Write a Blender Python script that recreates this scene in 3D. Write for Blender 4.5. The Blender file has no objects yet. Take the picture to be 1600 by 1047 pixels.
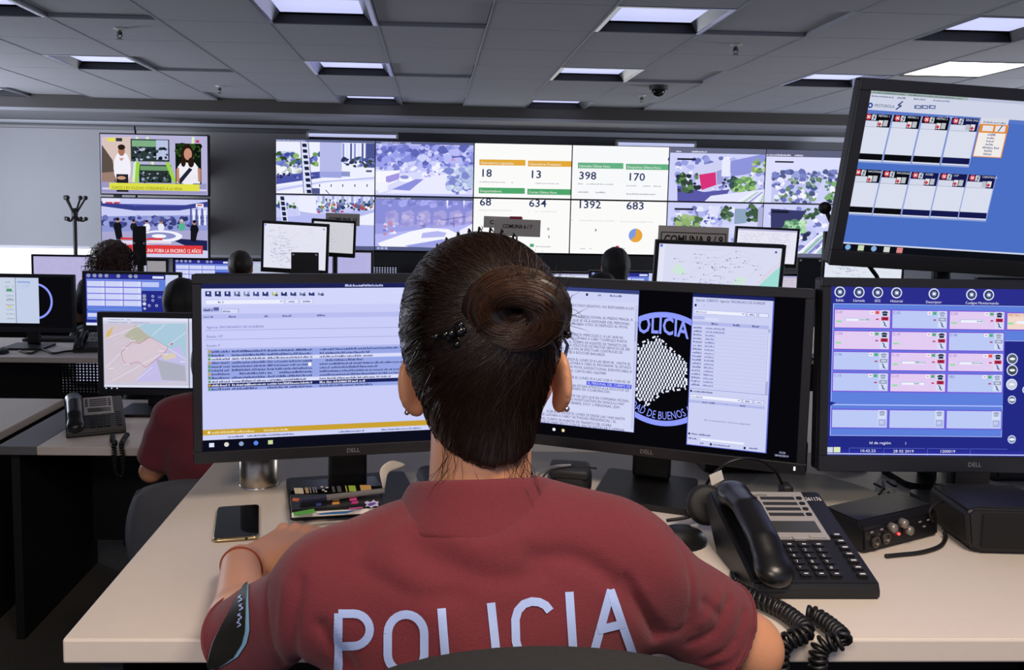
import bpy, bmesh, math, random
import numpy as np
from mathutils import Vector, Matrix
from mathutils.bvhtree import BVHTree

R = math.radians
scene = bpy.context.scene
COL = scene.collection

# ------------------------------------------------------------------ camera
FPX, PX0, PY0 = 1300.0, 722.0, 441.0           # focal length and optical centre, in pixels of the 1600 x 1047 frame
EYE = Vector((0, 0, 1.62))
_y = Vector(((677 - PX0) / FPX, (PY0 - 322) / FPX, 1)).normalized()
_z = Vector((1, -0.0186, 0)).cross(_y).normalized()
if _z.y < 0: _z = -_z
_x = _y.cross(_z).normalized()
if _x.x < 0: _x = -_x
RIGHT = Vector((_x.x, _y.x, _z.x)); UP = Vector((_x.y, _y.y, _z.y)); FWD = Vector((_x.z, _y.z, _z.z))
cam_data = bpy.data.cameras.new('camera')
cam_data.sensor_width = 36; cam_data.sensor_fit = 'HORIZONTAL'
cam_data.lens = 36 * FPX / 1600
cam_data.shift_x = (800 - PX0) / 1600
cam_data.shift_y = (PY0 - 523.5) / 1600
cam_data.clip_start = 0.02
cam = bpy.data.objects.new('camera', cam_data)
COL.objects.link(cam)
cam.matrix_world = Matrix((
    (RIGHT.x, UP.x, -FWD.x, EYE.x), (RIGHT.y, UP.y, -FWD.y, EYE.y),
    (RIGHT.z, UP.z, -FWD.z, EYE.z), (0, 0, 0, 1)))
scene.camera = cam

def ray(px, py):
    return RIGHT * ((px - PX0) / FPX) + UP * ((PY0 - py) / FPX) + FWD
def at_y(px, py, Y):
    d = ray(px, py); return EYE + d * (Y / d.y)
def at_z(px, py, Z):
    d = ray(px, py); return EYE + d * ((Z - EYE.z) / d.z)

# ------------------------------------------------------------------ world, exposure, room lamps
world = bpy.data.worlds.new('world'); scene.world = world; world.use_nodes = True
world.node_tree.nodes['Background'].inputs[0].default_value = (0.60, 0.68, 1.0, 1)
world.node_tree.nodes['Background'].inputs[1].default_value = 0.50
scene.view_settings.view_transform = 'Standard'
scene.view_settings.look = 'None'
scene.view_settings.exposure = 0.0
scene.view_settings.gamma = 1.0
scene.cycles.max_bounces = 6

def area(name, loc, size, power, col, rot=(0, 0, 0), sy=None):
    l = bpy.data.lights.new(name, 'AREA'); l.energy = power; l.color = col; l.size = size
    if sy: l.shape = 'RECTANGLE'; l.size_y = sy
    o = bpy.data.objects.new(name, l); COL.objects.link(o); o.location = loc; o.rotation_euler = rot
    return o
# lit ceiling panels above and behind the photographer's station (warm) and the room's dim rest
area('ceiling_lamp_over_station', (0.59, 0.25, 2.6), 0.56, 30, (1.0, 0.84, 0.70))
area('ceiling_lamp_behind_station', (-0.64, -0.97, 2.6), 0.56, 44, (1.0, 0.84, 0.70))
area('ceiling_lamp_far_right', (3.66, 5.70, 2.6), 0.56, 10, (1.0, 0.85, 0.70))

# added cool fill lamps at both sides, brightening the far end; no windows there
area('added_fill_left', (-5.9, 6.9, 1.45), 4.0, 250, (0.80, 0.86, 1.0), (0, R(-90), 0), 1.5)
area('added_fill_right', (6.9, 6.6, 1.45), 4.0, 190, (0.80, 0.86, 1.0), (0, R(90), 0), 1.5)

# ------------------------------------------------------------------ materials
def lin(c):
    return c / 12.92 if c <= 0.04045 else ((c + 0.055) / 1.055) ** 2.4
def hexc(h):
    h = h.lstrip('#'); return tuple(lin(int(h[i:i + 2], 16) / 255) for i in (0, 2, 4))
MATS = {}
def mat(name, col, rough=0.5, metal=0.0, noise=0.0, nscale=40, bump=0.0, bscale=200, coat=0.0, spec=0.5, emit=None, estr=1.0, stretch=None, sheen=0.0, alpha=None, trans=0.0):
    if name in MATS: return MATS[name]
    m = bpy.data.materials.new(name); m.use_nodes = True
    nt = m.node_tree; b = nt.nodes['Principled BSDF']
    c = hexc(col) if isinstance(col, str) else col
    b.inputs['Base Color'].default_value = (*c, 1)
    b.inputs['Roughness'].default_value = rough
    b.inputs['Metallic'].default_value = metal
    b.inputs['Specular IOR Level'].default_value = spec
    b.inputs['Coat Weight'].default_value = coat
    b.inputs['Sheen Weight'].default_value = sheen
    b.inputs['Transmission Weight'].default_value = trans
    if emit is not None:
        e = hexc(emit) if isinstance(emit, str) else emit
        b.inputs['Emission Color'].default_value = (*e, 1); b.inputs['Emission Strength'].default_value = estr
    if noise or bump:
        tc = nt.nodes.new('ShaderNodeTexCoord')
        mp = nt.nodes.new('ShaderNodeMapping'); nt.links.new(tc.outputs['Object'], mp.inputs[0])
        if stretch: mp.inputs['Scale'].default_value = stretch
    if noise:
        n = nt.nodes.new('ShaderNodeTexNoise'); n.inputs['Scale'].default_value = nscale; n.inputs['Detail'].default_value = 5
        nt.links.new(mp.outputs[0], n.inputs['Vector'])
        mx = nt.nodes.new('ShaderNodeMix'); mx.data_type = 'RGBA'
        mx.inputs['A'].default_value = (*[v * (1 - noise) for v in c], 1)
        mx.inputs['B'].default_value = (*[min(1, v * (1 + noise)) for v in c], 1)
        nt.links.new(n.outputs['Fac'], mx.inputs['Factor']); nt.links.new(mx.outputs['Result'], b.inputs['Base Color'])
    if bump:
        n2 = nt.nodes.new('ShaderNodeTexNoise'); n2.inputs['Scale'].default_value = bscale; n2.inputs['Detail'].default_value = 3
        nt.links.new(mp.outputs[0], n2.inputs['Vector'])
        bp = nt.nodes.new('ShaderNodeBump'); bp.inputs['Strength'].default_value = bump; bp.inputs['Distance'].default_value = 0.002
        nt.links.new(n2.outputs['Fac'], bp.inputs['Height']); nt.links.new(bp.outputs['Normal'], b.inputs['Normal'])
    MATS[name] = m
    return m

def screen_material():
    m = bpy.data.materials.new('lit_display'); m.use_nodes = True
    nt = m.node_tree; nt.nodes.clear()
    o = nt.nodes.new('ShaderNodeOutputMaterial'); e = nt.nodes.new('ShaderNodeEmission'); a = nt.nodes.new('ShaderNodeAttribute')
    a.attribute_name = 'col'
    nt.links.new(a.outputs['Color'], e.inputs['Color']); nt.links.new(e.outputs[0], o.inputs[0])
    return m
M_SCREEN = screen_material()
M_BLACK = mat('black_plastic', '101012', 0.42, bump=0.15, bscale=900)
M_BEZEL = mat('monitor_bezel', '17171a', 0.38, bump=0.1, bscale=1200)
M_RUBBER = mat('black_rubber', '0c0c0d', 0.6)
M_GLOSS = mat('glossy_black', '08080a', 0.12)
M_DESK = mat('desk_laminate', 'd8cdc2', 0.45, noise=0.03, nscale=60)
M_DESKEDGE = mat('desk_edge_grey', '6a6a6c', 0.5, noise=0.06, nscale=120)
M_PANEL = mat('dark_panel', '141416', 0.6, noise=0.1)
M_GREY = mat('grey_plastic', '8d8d90', 0.45)
M_SILVER = mat('brushed_steel', 'b5aa98', 0.3, metal=1.0, noise=0.12, nscale=30, stretch=(1, 1, 0.05))
M_CHROME = mat('chrome', 'd8d8d8', 0.18, metal=1.0)
M_WHITE = mat('white_paper', 'e8e4dc', 0.7)
M_SIGN = mat('sign_grey_board', 'e6dfd4', 0.6)
M_INK = mat('black_ink', '111111', 0.6)

# ------------------------------------------------------------------ mesh helpers
def obj(name, bm, m=None, parent=None, smooth=False, loc=None):
    me = bpy.data.meshes.new(name)
    if isinstance(bm, bmesh.types.BMesh):
        bm.normal_update(); bm.to_mesh(me); bm.free()
    else:
        v, f = bm; me.from_pydata([tuple(x) for x in v], [], f); me.update()
    if m is not None:
        for x in (m if isinstance(m, (list, tuple)) else [m]): me.materials.append(x)
    if smooth: me.polygons.foreach_set('use_smooth', [True] * len(me.polygons))
    o = bpy.data.objects.new(name, me); COL.objects.link(o)
    if parent is not None: o.parent = parent
    if loc is not None: o.location = loc
    return o
def tag(o, label=None, cat=None, group=None, kind=None):
    if label: o['label'] = label
    if cat: o['category'] = cat
    if group: o['group'] = group
    if kind: o['kind'] = kind
    return o
def thing(name, label, cat, loc=(0, 0, 0), rz=0.0, group=None):
    o = bpy.data.objects.new(name, None); COL.objects.link(o); o.empty_display_size = 0.05
    o.location = loc; o.rotation_euler = (0, 0, rz)
    return tag(o, label, cat, group)
def copy_tree(o, parent=None):
    c = o.copy(); COL.objects.link(c)
    if parent is not None: c.parent = parent
    for ch in list(o.children): copy_tree(ch, c)
    return c
def struct(name, bm, m): return tag(obj(name, bm, m), kind='structure')

def B(): return bmesh.new()
def box(bm, c, s, rot=None, bevel=0.0, seg=2):
    t = bmesh.new(); bmesh.ops.create_cube(t, size=1)
    for v in t.verts: v.co = Vector((v.co.x * s[0], v.co.y * s[1], v.co.z * s[2]))
    if bevel: bmesh.ops.bevel(t, geom=t.edges[:], offset=min(bevel, min(s) * 0.49), segments=seg, affect='EDGES', profile=0.5)
    mx = Matrix.Translation(c) @ (rot.to_4x4() if rot is not None else Matrix.Identity(4))
    t.transform(mx); merge(bm, t)
    return bm
def merge(bm, t):
    me = bpy.data.meshes.new('tmp'); t.to_mesh(me); t.free(); bm.from_mesh(me); bpy.data.meshes.remove(me)
def bx(lo, hi, bevel=0.0, seg=2):
    return box(bmesh.new(), [(a + b) / 2 for a, b in zip(lo, hi)], [b - a for a, b in zip(lo, hi)], None, bevel, seg)
def tube(bm, pts, r, n=8, cap=True, closed=False):
    pts = [Vector(p) for p in pts]; k = len(pts)
    rr = r if isinstance(r, (list, tuple)) else [r] * k
    rings = []; up = None
    for i, p in enumerate(pts):
        a = pts[(i - 1) % k] if (i > 0 or closed) else p; b = pts[(i + 1) % k] if (i < k - 1 or closed) else p
        d = (b - a).normalized()
        if up is None: up = Vector((0, 0, 1)) if abs(d.z) < 0.9 else Vector((1, 0, 0))
        s = d.cross(up)
        if s.length < 1e-6: s = d.orthogonal()
        s.normalize(); up = s.cross(d).normalized()
        rings.append([bm.verts.new(p + (s * math.cos(2 * math.pi * j / n) + up * math.sin(2 * math.pi * j / n)) * rr[i]) for j in range(n)])
    for i in range(k - 1 + (1 if closed else 0)):
        A, C = rings[i], rings[(i + 1) % k]
        for j in range(n): bm.faces.new((A[j], A[(j + 1) % n], C[(j + 1) % n], C[j]))
    if cap and not closed:
        bm.faces.new(rings[0][::-1]); bm.faces.new(rings[-1])
    return bm
def lathe(bm, prof, n=32, c=(0, 0, 0)):
    rings = []
    for r, z in prof:
        rings.append([bm.verts.new((c[0] + r * math.cos(2 * math.pi * j / n), c[1] + r * math.sin(2 * math.pi * j / n), c[2] + z)) for j in range(n)])
    for A, C in zip(rings, rings[1:]):
        for j in range(n): bm.faces.new((A[j], A[(j + 1) % n], C[(j + 1) % n], C[j]))
    if prof[0][0] > 1e-6: bm.faces.new(rings[0][::-1])
    if prof[-1][0] > 1e-6: bm.faces.new(rings[-1])
    bmesh.ops.remove_doubles(bm, verts=bm.verts[:], dist=1e-6)
    return bm
def prism(bm, pts, z0, z1):
    a = [bm.verts.new((p[0], p[1], z0)) for p in pts]; b = [bm.verts.new((p[0], p[1], z1)) for p in pts]; k = len(pts)
    bm.faces.new(a[::-1]); bm.faces.new(b)
    for i in range(k): bm.faces.new((a[i], a[(i + 1) % k], b[(i + 1) % k], b[i]))
    bmesh.ops.recalc_face_normals(bm, faces=bm.faces[:])
    return bm
def rrect(w, h, r, n=5):
    out = []
    for cx, cy, a0 in ((w / 2 - r, h / 2 - r, 0), (-w / 2 + r, h / 2 - r, 90), (-w / 2 + r, -h / 2 + r, 180), (w / 2 - r, -h / 2 + r, 270)):
        for i in range(n + 1):
            a = R(a0 + 90 * i / n); out.append((cx + r * math.cos(a), cy + r * math.sin(a)))
    return out
def spline(pts, n=8):
    pts = [Vector(p) for p in pts]; out = []
    P = [pts[0] * 2 - pts[1]] + pts + [pts[-1] * 2 - pts[-2]]
    for i in range(1, len(P) - 2):
        a, b, c, d = P[i - 1:i + 3]
        for k in range(n):
            t = k / n
            out.append(0.5 * ((2 * b) + (c - a) * t + (2 * a - 5 * b + 4 * c - d) * t * t + (3 * b - a - 3 * c + d) * t ** 3))
    out.append(pts[-1]); return out

_txt = {}
def text_geo(s, bold=0.0):
    """flat outline of a line of text at size 1: vertices, faces and width"""
    key = (s, bold)
    if key not in _txt:
        c = bpy.data.curves.new('t', 'FONT'); c.body = s; c.resolution_u = 2; c.offset = bold
        o = bpy.data.objects.new('t', c); me = bpy.data.meshes.new_from_object(o)
        v = [(p.co.x, p.co.y) for p in me.vertices]; f = [list(p.vertices) for p in me.polygons]
        bpy.data.objects.remove(o); bpy.data.curves.remove(c); bpy.data.meshes.remove(me)
        _txt[key] = (v, f, max([p[0] for p in v] or [0]))
    return _txt[key]

class Canvas:
    """what a lit display shows: coloured flat shapes on the display's plane, local x right, z up, facing -y"""
    def __init__(s, w, h, frame=None, step=0.00015):
        s.w, s.h, s.frame, s.step = w, h, frame, step
        s.v, s.f, s.c, s.l, s.bb, s.bn = [], [], [], 0, np.zeros((20000, 5)), 0
    def pos(s, u, v, l): return ((u - 0.5) * s.w, -l * s.step, (0.5 - v) * s.h)
    def uv(s, px, py):
        inv = s.frame.inverted(); o = inv @ EYE; d = inv.to_3x3() @ ray(px, py)
        t = -o.y / d.y; p = o + d * t
        return (p.x / s.w + 0.5, 0.5 - p.z / s.h)
    def raw(s, uvs, faces, col):
        if isinstance(col, str): col = hexc(col)
        if not uvs: return
        b = len(s.v); uvs = [(min(1, max(0, u)), min(1, max(0, v))) for u, v in uvs]
        u0, u1 = min(p[0] for p in uvs), max(p[0] for p in uvs); v0, v1 = min(p[1] for p in uvs), max(p[1] for p in uvs)
        q = s.bb[:s.bn]; hit = q[(q[:, 0] < u1) & (q[:, 1] > u0) & (q[:, 2] < v1) & (q[:, 3] > v0), 4]
        l = hit.max() + 1 if len(hit) else 0                 # one hair's breadth in front of whatever it covers
        s.bb[s.bn] = (u0, u1, v0, v1, l); s.bn += 1
        for u, v in uvs: s.v.append(s.pos(u, v, l))
        for f in faces: s.f.append([b + i for i in f]); s.c.append(col)
    def poly(s, uvs, col, up=1): s.l += up; s.raw(uvs, [list(range(len(uvs)))], col)
    def rect(s, u0, v0, u1, v1, col, up=1): s.poly([(u0, v1), (u1, v1), (u1, v0), (u0, v0)], col, up)
    def ell(s, u, v, ru, rv, col, n=16, up=1, a0=0, a1=360):
        pts = [(u + ru * math.cos(R(a0 + (a1 - a0) * i / n)), v - rv * math.sin(R(a0 + (a1 - a0) * i / n))) for i in range(n + (0 if a1 - a0 == 360 else 1))]
        if a1 - a0 != 360: pts.append((u, v))
        s.poly(pts, col, up)
    def circ(s, u, v, r, col, n=14, up=1): s.ell(u, v, r * s.h / s.w, r, col, n, up)
    def ring(s, u, v, ru, rv, t, col, n=48, a0=0, a1=360):
        s.l += 1; pts = []; F = []
        for i in range(n + 1):
            a = R(a0 + (a1 - a0) * i / n); ca, sa = math.cos(a), math.sin(a)
            pts += [(u + ru * ca, v - rv * sa), (u + (ru - t * s.h / s.w) * ca, v - (rv - t) * sa)]
        for i in range(n): F.append([2 * i, 2 * i + 2, 2 * i + 3, 2 * i + 1])
        s.raw(pts, F, col)
    def line(s, pts, t, col, up=1):
        s.l += up; P = []; F = []; k = s.h / s.w
        for (a, b), (c, d) in zip(pts, pts[1:]):
            dx, dy = (c - a) / k, d - b; L = math.hypot(dx, dy) or 1; nx, ny = -dy / L * t / 2, dx / L * t / 2
            i = len(P); P += [(a + nx * k, b + ny), (a - nx * k, b - ny), (c - nx * k, d - ny), (c + nx * k, d + ny)]; F.append([i, i + 1, i + 2, i + 3])
        s.raw(P, F, col)
    def text(s, u, v, size, txt, col, width=None, align='l', up=1, fn=None, bold=0.0):
        """baseline-left at (u, v); size = cap height in parts of the display height"""
        V, F, W = text_geo(txt, bold)
        k = size / 0.69; ku = k * s.h / s.w
        if width: ku = width / max(W, 1e-6)
        off = {'l': 0, 'c': -W * ku / 2, 'r': -W * ku}[align]
        s.l += up
        q = [(u + off + x * ku, v - y * k) for x, y in V]
        if fn: q = [fn(a, b) for a, b in q]
        s.raw(q, F, col)
    def dashes(s, u0, u1, v, hgt, col, rnd, dens=0.85):
        """a line of writing too small to read: word-long strokes"""
        u = u0; k = s.h / s.w; P = []; F = []
        while u < u1:
            w = rnd.uniform(1.2, 5) * hgt * k
            if rnd.random() < dens:
                x = u
                while x < min(u1, u + w):
                    e = min(u1, x + hgt * k * rnd.uniform(.25, .5)); i = len(P); q = v - hgt * rnd.choice((.6, .75, 1)); P += [(x, v), (e, v), (e, q), (x, q)]; F.append([i, i + 1, i + 2, i + 3]); x = e + hgt * k * rnd.uniform(.12, .3)
            u += w + hgt * k * 0.5
        s.raw(P, F, col)
    # the same, measured from pixels of the photograph on the display's own plane
    def pp(s, pts, col, up=1): s.poly([s.uv(*p) for p in pts], col, up)
    def pr(s, x0, y0, x1, y1, col, up=1):
        a = s.uv(x0, y0); b = s.uv(x1, y1); s.rect(a[0], a[1], b[0], b[1], col, up)
    def pe(s, x, y, rx, ry, col, n=12, up=1):
        a = s.uv(x - rx, y - ry); b = s.uv(x + rx, y + ry)
        s.ell((a[0] + b[0]) / 2, (a[1] + b[1]) / 2, (b[0] - a[0]) / 2, (b[1] - a[1]) / 2, col, n, up)
    def blobs(s, x0, y0, x1, y1, n, r, cols, rnd, squash=0.8):
        for i in range(n):
            k = r * rnd.uniform(0.5, 1.3); a = rnd.random() * 6
            pts = [(rnd.uniform(x0, x1), rnd.uniform(y0, y1))] * 1
            cx, cy = pts[0]
            s.pp([(cx + k * rnd.uniform(0.7, 1.2) * math.cos(a + j * 0.9), cy + k * squash * rnd.uniform(0.7, 1.2) * math.sin(a + j * 0.9)) for j in range(7)], rnd.choice(cols), up=1 if i % 12 == 0 else 0.08)
    def build(s, name, parent):
        me = bpy.data.meshes.new(name); me.from_pydata(s.v, [], s.f); me.update()
        at = me.color_attributes.new('col', 'FLOAT_COLOR', 'CORNER')
        arr = []
        for p, c in zip(me.polygons, s.c): arr += [*c, 1.0] * p.loop_total
        at.data.foreach_set('color', arr)
        me.materials.append(M_SCREEN)
        o = bpy.data.objects.new(name, me); COL.objects.link(o); o.parent = parent
        return o
# ------------------------------------------------------------------ the room
M_WALL = mat('wall_grey', '77787c', 0.8, noise=0.04, nscale=8, bump=0.1, bscale=300)
M_CARPET = mat('carpet_grey', '4a4743', 0.95, noise=0.35, nscale=90, bump=0.8, bscale=260)
M_TILE = mat('ceiling_tile', 'b2b3b8', 0.9, noise=0.05, nscale=160, bump=0.25, bscale=500)
M_GAP = mat('ceiling_gap', '202022', 0.9)
M_RAIL = mat('ceiling_rail', 'a9abb2', 0.5)
M_BULK = mat('bulkhead_grey', '96969a', 0.8, noise=0.04)
CX0, CY0, CU = 0.285, 4.83, 0.613
CEIL = 2.63
struct('floor', bx((-6, 1.95, -0.05), (7, 9.7, 0)), M_CARPET)
struct('floor', bx((-6, -1.6, -0.05), (7, 1.95, 0.35)), M_CARPET)       # the raised tier of the near row
struct('wall_back', bx((-6, 9.6, 0), (7, 9.7, 2.8)), M_WALL)
struct('wall_left', bx((-6.1, -1.6, 0), (-6, 9.7, 2.8)), M_WALL)
struct('wall_right', bx((7, -1.6, 0), (7.1, 9.7, 2.8)), M_WALL)
KS = range(-10, 11); JS = range(-9, 7)
lights = {(k, j) for k in (-8, -5, -2, 1, 4) for j in (-1, 2, 5)} | {(5, 1), (7, -1)}
blanks = {(k + 1, j) for k in (-8, -5, -2, 1) for j in (-1, 2, 5)}
cb = B(); g = 0.0025
for k in KS:
    for j in JS:
        if (k, j) in lights: continue
        x, y = CX0 + CU * k, CY0 + CU * j
        dz = 0.022 if (k, j) in blanks else 0
        y1 = min(y + CU - g, 8.5)
        if y1 < y: continue
        box(cb, ((2 * x + CU) / 2, (y + g + y1) / 2, CEIL + 0.012 + dz), (CU - 2 * g, y1 - y - g, 0.024))
struct('ceiling', cb, M_TILE)
struct('trim_1', bx((-6, -1.6, CEIL + 0.1), (7, 9.7, CEIL + 0.14)), M_GAP)        # the slab above the tiles
rb = B()
for k in range(-9, 11): box(rb, (CX0 + CU * k, 3.4, CEIL - 0.001), (0.007, 10.2, 0.006))
struct('trim_2', rb, M_RAIL)                                                   # ceiling rails
bb = B()
box(bb, (0.5, 8.52, 2.65), (13, 0.04, 0.26))
struct('trim_6', bb, mat('bulkhead_shade', '4a4744', .8)); bb = B(); box(bb, (0.5, 9.05, 2.505), (13, 1.1, 0.03))  # front face grey darkened to paint its shade
struct('trim_3', bb, M_BULK)                                                   # bulkhead above the video wall
bb = bx((-6, 9.50, 2.435), (7, 9.6, 2.505), 0.01)
struct('trim_4', bb, mat('cove_white', 'e6e8ee', 0.5))

M_TRF = mat('troffer_metal', 'c9ccd6', 0.25, metal=0.85)
M_TRD = mat('troffer_dark', '1b1b1f', 0.5)
M_DIFF = mat('troffer_diffuser_dim', 'dfe3f2', 0.4, emit='ccd2ff', estr=0.85)
M_DIFFON = mat('troffer_diffuser_lit', 'ffffff', 0.4, emit=(1.0, 0.93, 0.82), estr=6.0)
def troffer(k, j, label, lit=False):
    x, y = CX0 + CU * (k + .5), CY0 + CU * (j + .5)
    t = thing('ceiling_light', label, 'ceiling light', (x, y, CEIL), 0, 'square ceiling lights')
    h = CU / 2 - 0.004
    f = B()
    for s in (-1, 1): box(f, (s * (h - 0.012), 0, 0.02), (0.024, 2 * h, 0.046))
    box(f, (0, -(h - 0.012), 0.02), (2 * h - 0.048, 0.024, 0.046))
    obj('frame', f, M_TRF, t)
    f = B(); box(f, (0, h - 0.012, 0.02), (2 * h - 0.048, 0.024, 0.05)); box(f, (0, 0, 0.075), (2 * h, 2 * h, 0.012))  # far side bar darker than the frame: its shade put into the colour
    obj('housing', f, M_TRD, t)
    d = B(); q = h - (0.03 if lit else 0.075)
    if lit: box(d, (0, 0, 0.004), (2 * q, 2 * q, 0.006))
    else: box(d, (0, 0, 0.05), (2 * q, 2 * q, 0.01))
    obj('diffuser', d, M_DIFFON if lit else M_DIFF, t)
    if not lit:
        for s in (-1, 1):
            r = B(); v = [(s * q, -q, .048), (s * q, q, .048), (s * (h - .024), h - .024, 0.0), (s * (h - .024), -(h - .024), 0.0)]
            r.faces.new([r.verts.new(p) for p in v])
            obj('reflector', r, M_TRF, t)
LROW = {-1: 'nearest row', 2: 'middle row', 5: 'row beside the bulkhead'}
names = {(-8, -1): None, (-5, -1): 'square ceiling light cut by the upper left corner of the photo', (-2, -1): 'large square ceiling light at top, left of centre, nearest row',
 (1, -1): 'large square ceiling light at top, right of centre, nearest row', (4, -1): 'square ceiling light above the tilted upper monitor, nearest row',
 (-8, 2): None, (-5, 2): 'square ceiling light between two sprinklers at far left, middle row', (-2, 2): 'square ceiling light above the left camera views of the video wall, middle row',
 (1, 2): 'bright square ceiling light beside the dome camera, middle row', (4, 2): 'square ceiling light just above the tilted monitor corner, middle row',
 (-8, 5): 'ceiling light glint at the far left beside the bulkhead', (-5, 5): None, (-2, 5): 'thin far ceiling light against the bulkhead, left of centre', (1, 5): 'dim far ceiling light against the bulkhead, right of centre',
 (4, 5): None, (5, 1): 'glaring warm white square ceiling light, the only one fully lit', (7, -1): None}
for (k, j), n in names.items():
    if n: troffer(k, j, n, (k, j) == (5, 1))
    else:
        cbx = bx((CX0 + CU * k, CY0 + CU * j, CEIL), (CX0 + CU * (k + 1), min(8.5, CY0 + CU * (j + 1)), CEIL + 0.02)); struct('ceiling', cbx, M_TILE)

M_BRASS = mat('sprinkler_metal', '6a6660', 0.35, metal=0.8)
def sprinkler(px, py, label):
    p = at_z(px, py, CEIL)
    t = thing('sprinkler', label, 'sprinkler', p, 0, 'fire sprinklers')
    obj('escutcheon', lathe(B(), [(0.0, 0), (0.035, -0.001), (0.035, -0.006), (0.012, -0.014), (0, -0.014)], 16), M_WHITE, t)
    b = lathe(B(), [(0.009, 0), (0.009, -0.03), (0.014, -0.034), (0.006, -0.04)], 10)
    for s in (-1, 1): tube(b, [(s * 0.011, 0, -0.02), (s * 0.014, 0, -0.045), (0, 0, -0.062)], 0.003, 6)
    obj('nozzle', b, M_BRASS, t)
    obj('deflector', lathe(B(), [(0.0, -0.062), (0.02, -0.063), (0.02, -0.066), (0, -0.066)], 12), M_BRASS, t)
sprinkler(187, 44, 'fire sprinkler nearest the upper left corner')
sprinkler(343, 134, 'fire sprinkler above the television screens')
sprinkler(1150, 69, 'fire sprinkler right of the large ceiling light')
sprinkler(1003, 149, 'small far fire sprinkler beside the dome camera')
p = at_z(1029, 134, CEIL)
t = thing('dome_camera', 'dark dome security camera hanging from the ceiling', 'security camera', p)
obj('base', lathe(B(), [(0, 0), (0.075, 0), (0.075, -0.03), (0.06, -0.035), (0, -0.035)], 24), mat('dome_base', '3a3833', 0.5), t)
obj('dome', lathe(B(), [(0.055, -0.035), (0.052, -0.055), (0.038, -0.078), (0.015, -0.088), (0, -0.09)], 24), M_GLOSS, t, True)

# windows behind the blinds: a bright strip shows under the left blind
M_WIN = mat('window_daylight', 'ffffff', 0.5, emit=(0.92, 0.95, 1.0), estr=1.15)
wf = B()
for x0, x1 in ((-5.6, -3.75),):
    box(wf, ((x0 + x1) / 2, 9.585, 0.55), (x1 - x0, 0.03, 0.06)); box(wf, ((x0 + x1) / 2, 9.585, 1.35), (x1 - x0, 0.03, 0.06))
    for x in (x0, x1): box(wf, (x, 9.585, 0.95), (0.06, 0.03, 0.86))
w1 = struct('window_1', wf, M_RAIL)
obj('pane', bx((-5.57, 9.588, 0.58), (-3.78, 9.598, 1.32)), M_WIN, w1)
M_BLIND = mat('blind_fabric_light', 'b4b4b8', 0.8, noise=0.03, bump=0.2, bscale=400)
M_BLIND2 = mat('blind_fabric_dark', 'b8b6b4', 0.8, noise=0.03, bump=0.2, bscale=400)
def blind(x0, x1, m, label, zb):
    t = thing('roller_blind', label, 'blind', ((x0 + x1) / 2, 9.45, zb), 0, 'roller blinds')
    w = x1 - x0
    obj('fabric', bx((-w / 2, -0.002, 0.03), (w / 2, 0.002, 2.42 - zb)), m, t)
    b = B(); tube(b, [(-w / 2, 0.01, 2.42 - zb), (w / 2, 0.01, 2.42 - zb)], 0.03, 12); obj('roller', b, M_GREY, t)
    obj('bottom_bar', bx((-w / 2, -0.01, 0.0), (w / 2, 0.01, 0.03), 0.004), mat('bar_white', 'e0e0e6', 0.4), t)
blind(-5.9, -3.32, M_BLIND, 'pale grey roller blind drawn down behind the coat rack', 1.07)
blind(-3.30, -1.40, M_BLIND2, 'darker grey roller blind between the televisions and the video wall', 1.0)

# ------------------------------------------------------------------ the two televisions
def frame_of(px, py, Y, yaw=0, tilt=0, roll=0):
    return Matrix.Translation(at_y(px, py, Y)) @ Matrix.Rotation(R(yaw), 4, 'Z') @ Matrix.Rotation(R(tilt), 4, 'X') @ Matrix.Rotation(R(roll), 4, 'Y')
def panel_thing(name, label, cat, px, py, Y, w, h, bez, group, roll=0, depth=0.06):
    fr = frame_of(px, py, Y, 0, 0, roll)
    t = bpy.data.objects.new(name, None); COL.objects.link(t); t.matrix_world = fr; tag(t, label, cat, group)
    obj('housing', bx((-w / 2 - bez, 0.003, -h / 2 - bez), (w / 2 + bez, depth, h / 2 + bez), 0.006), M_BEZEL, t)
    return t, Canvas(w, h, fr, 0.0006)
def seated(c, px, py, s, skin, hair, top, arms=None):
    """a small figure in a picture on a screen"""
    c.pe(px, py + 0.95 * s, 0.62 * s, 0.75 * s, top, 12); c.pe(px, py, 0.27 * s, 0.36 * s, skin, 12)
    c.pe(px, py - 0.16 * s, 0.28 * s, 0.24 * s, hair, 10)
rnd = random.Random(5)
t, c = panel_thing('television', 'upper wall television showing a split news broadcast with a yellow caption', 'television', 241, 257.5, 8.7, 1.08, 0.60, 0.014, 'wall televisions')
c.rect(0, 0, 1, 1, 'b7b3d8'); c.pp([(159, 214), (205, 214), (205, 290), (159, 290)], 'd9c3bd')
c.pp([(159, 226), (176, 250), (182, 285), (159, 285)], '5b5048'); c.pp([(159, 270), (183, 268), (178, 288), (159, 288)], '9b7f72')
for a, b in ((212, 205), (228, 246), (300, 292)): c.pp([(a, 214), (a + 4, 214), (b + 4, 302), (b, 302)], 'd8f0c0')
c.pr(157, 284, 323, 304, '9c98c6'); c.pr(160, 293, 323, 299, 'd7d2f0')
c.pe(191, 262, 14, 26, 'f1f0fa', 14); c.pr(182, 272, 201, 300, '23222c'); c.pe(190, 278, 7, 3, 'c79a80'); c.pe(190, 236, 5.5, 8, 'a8735a'); c.pe(190, 230, 6, 4.5, '2b1f1b'); c.pp([(186, 247), (194, 247), (190, 252)], 'c79a80')
c.pr(204, 217, 265, 253, '2c3a3a'); c.pr(206, 219, 263, 230, '7fae86'); c.pr(244, 219, 263, 250, 'b9c3e6'); c.blobs(207, 231, 262, 250, 60, 3.0, ['10151c', '23303a', '3a4c50', 'b9c0d8', '1b242c'], rnd)
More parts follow.
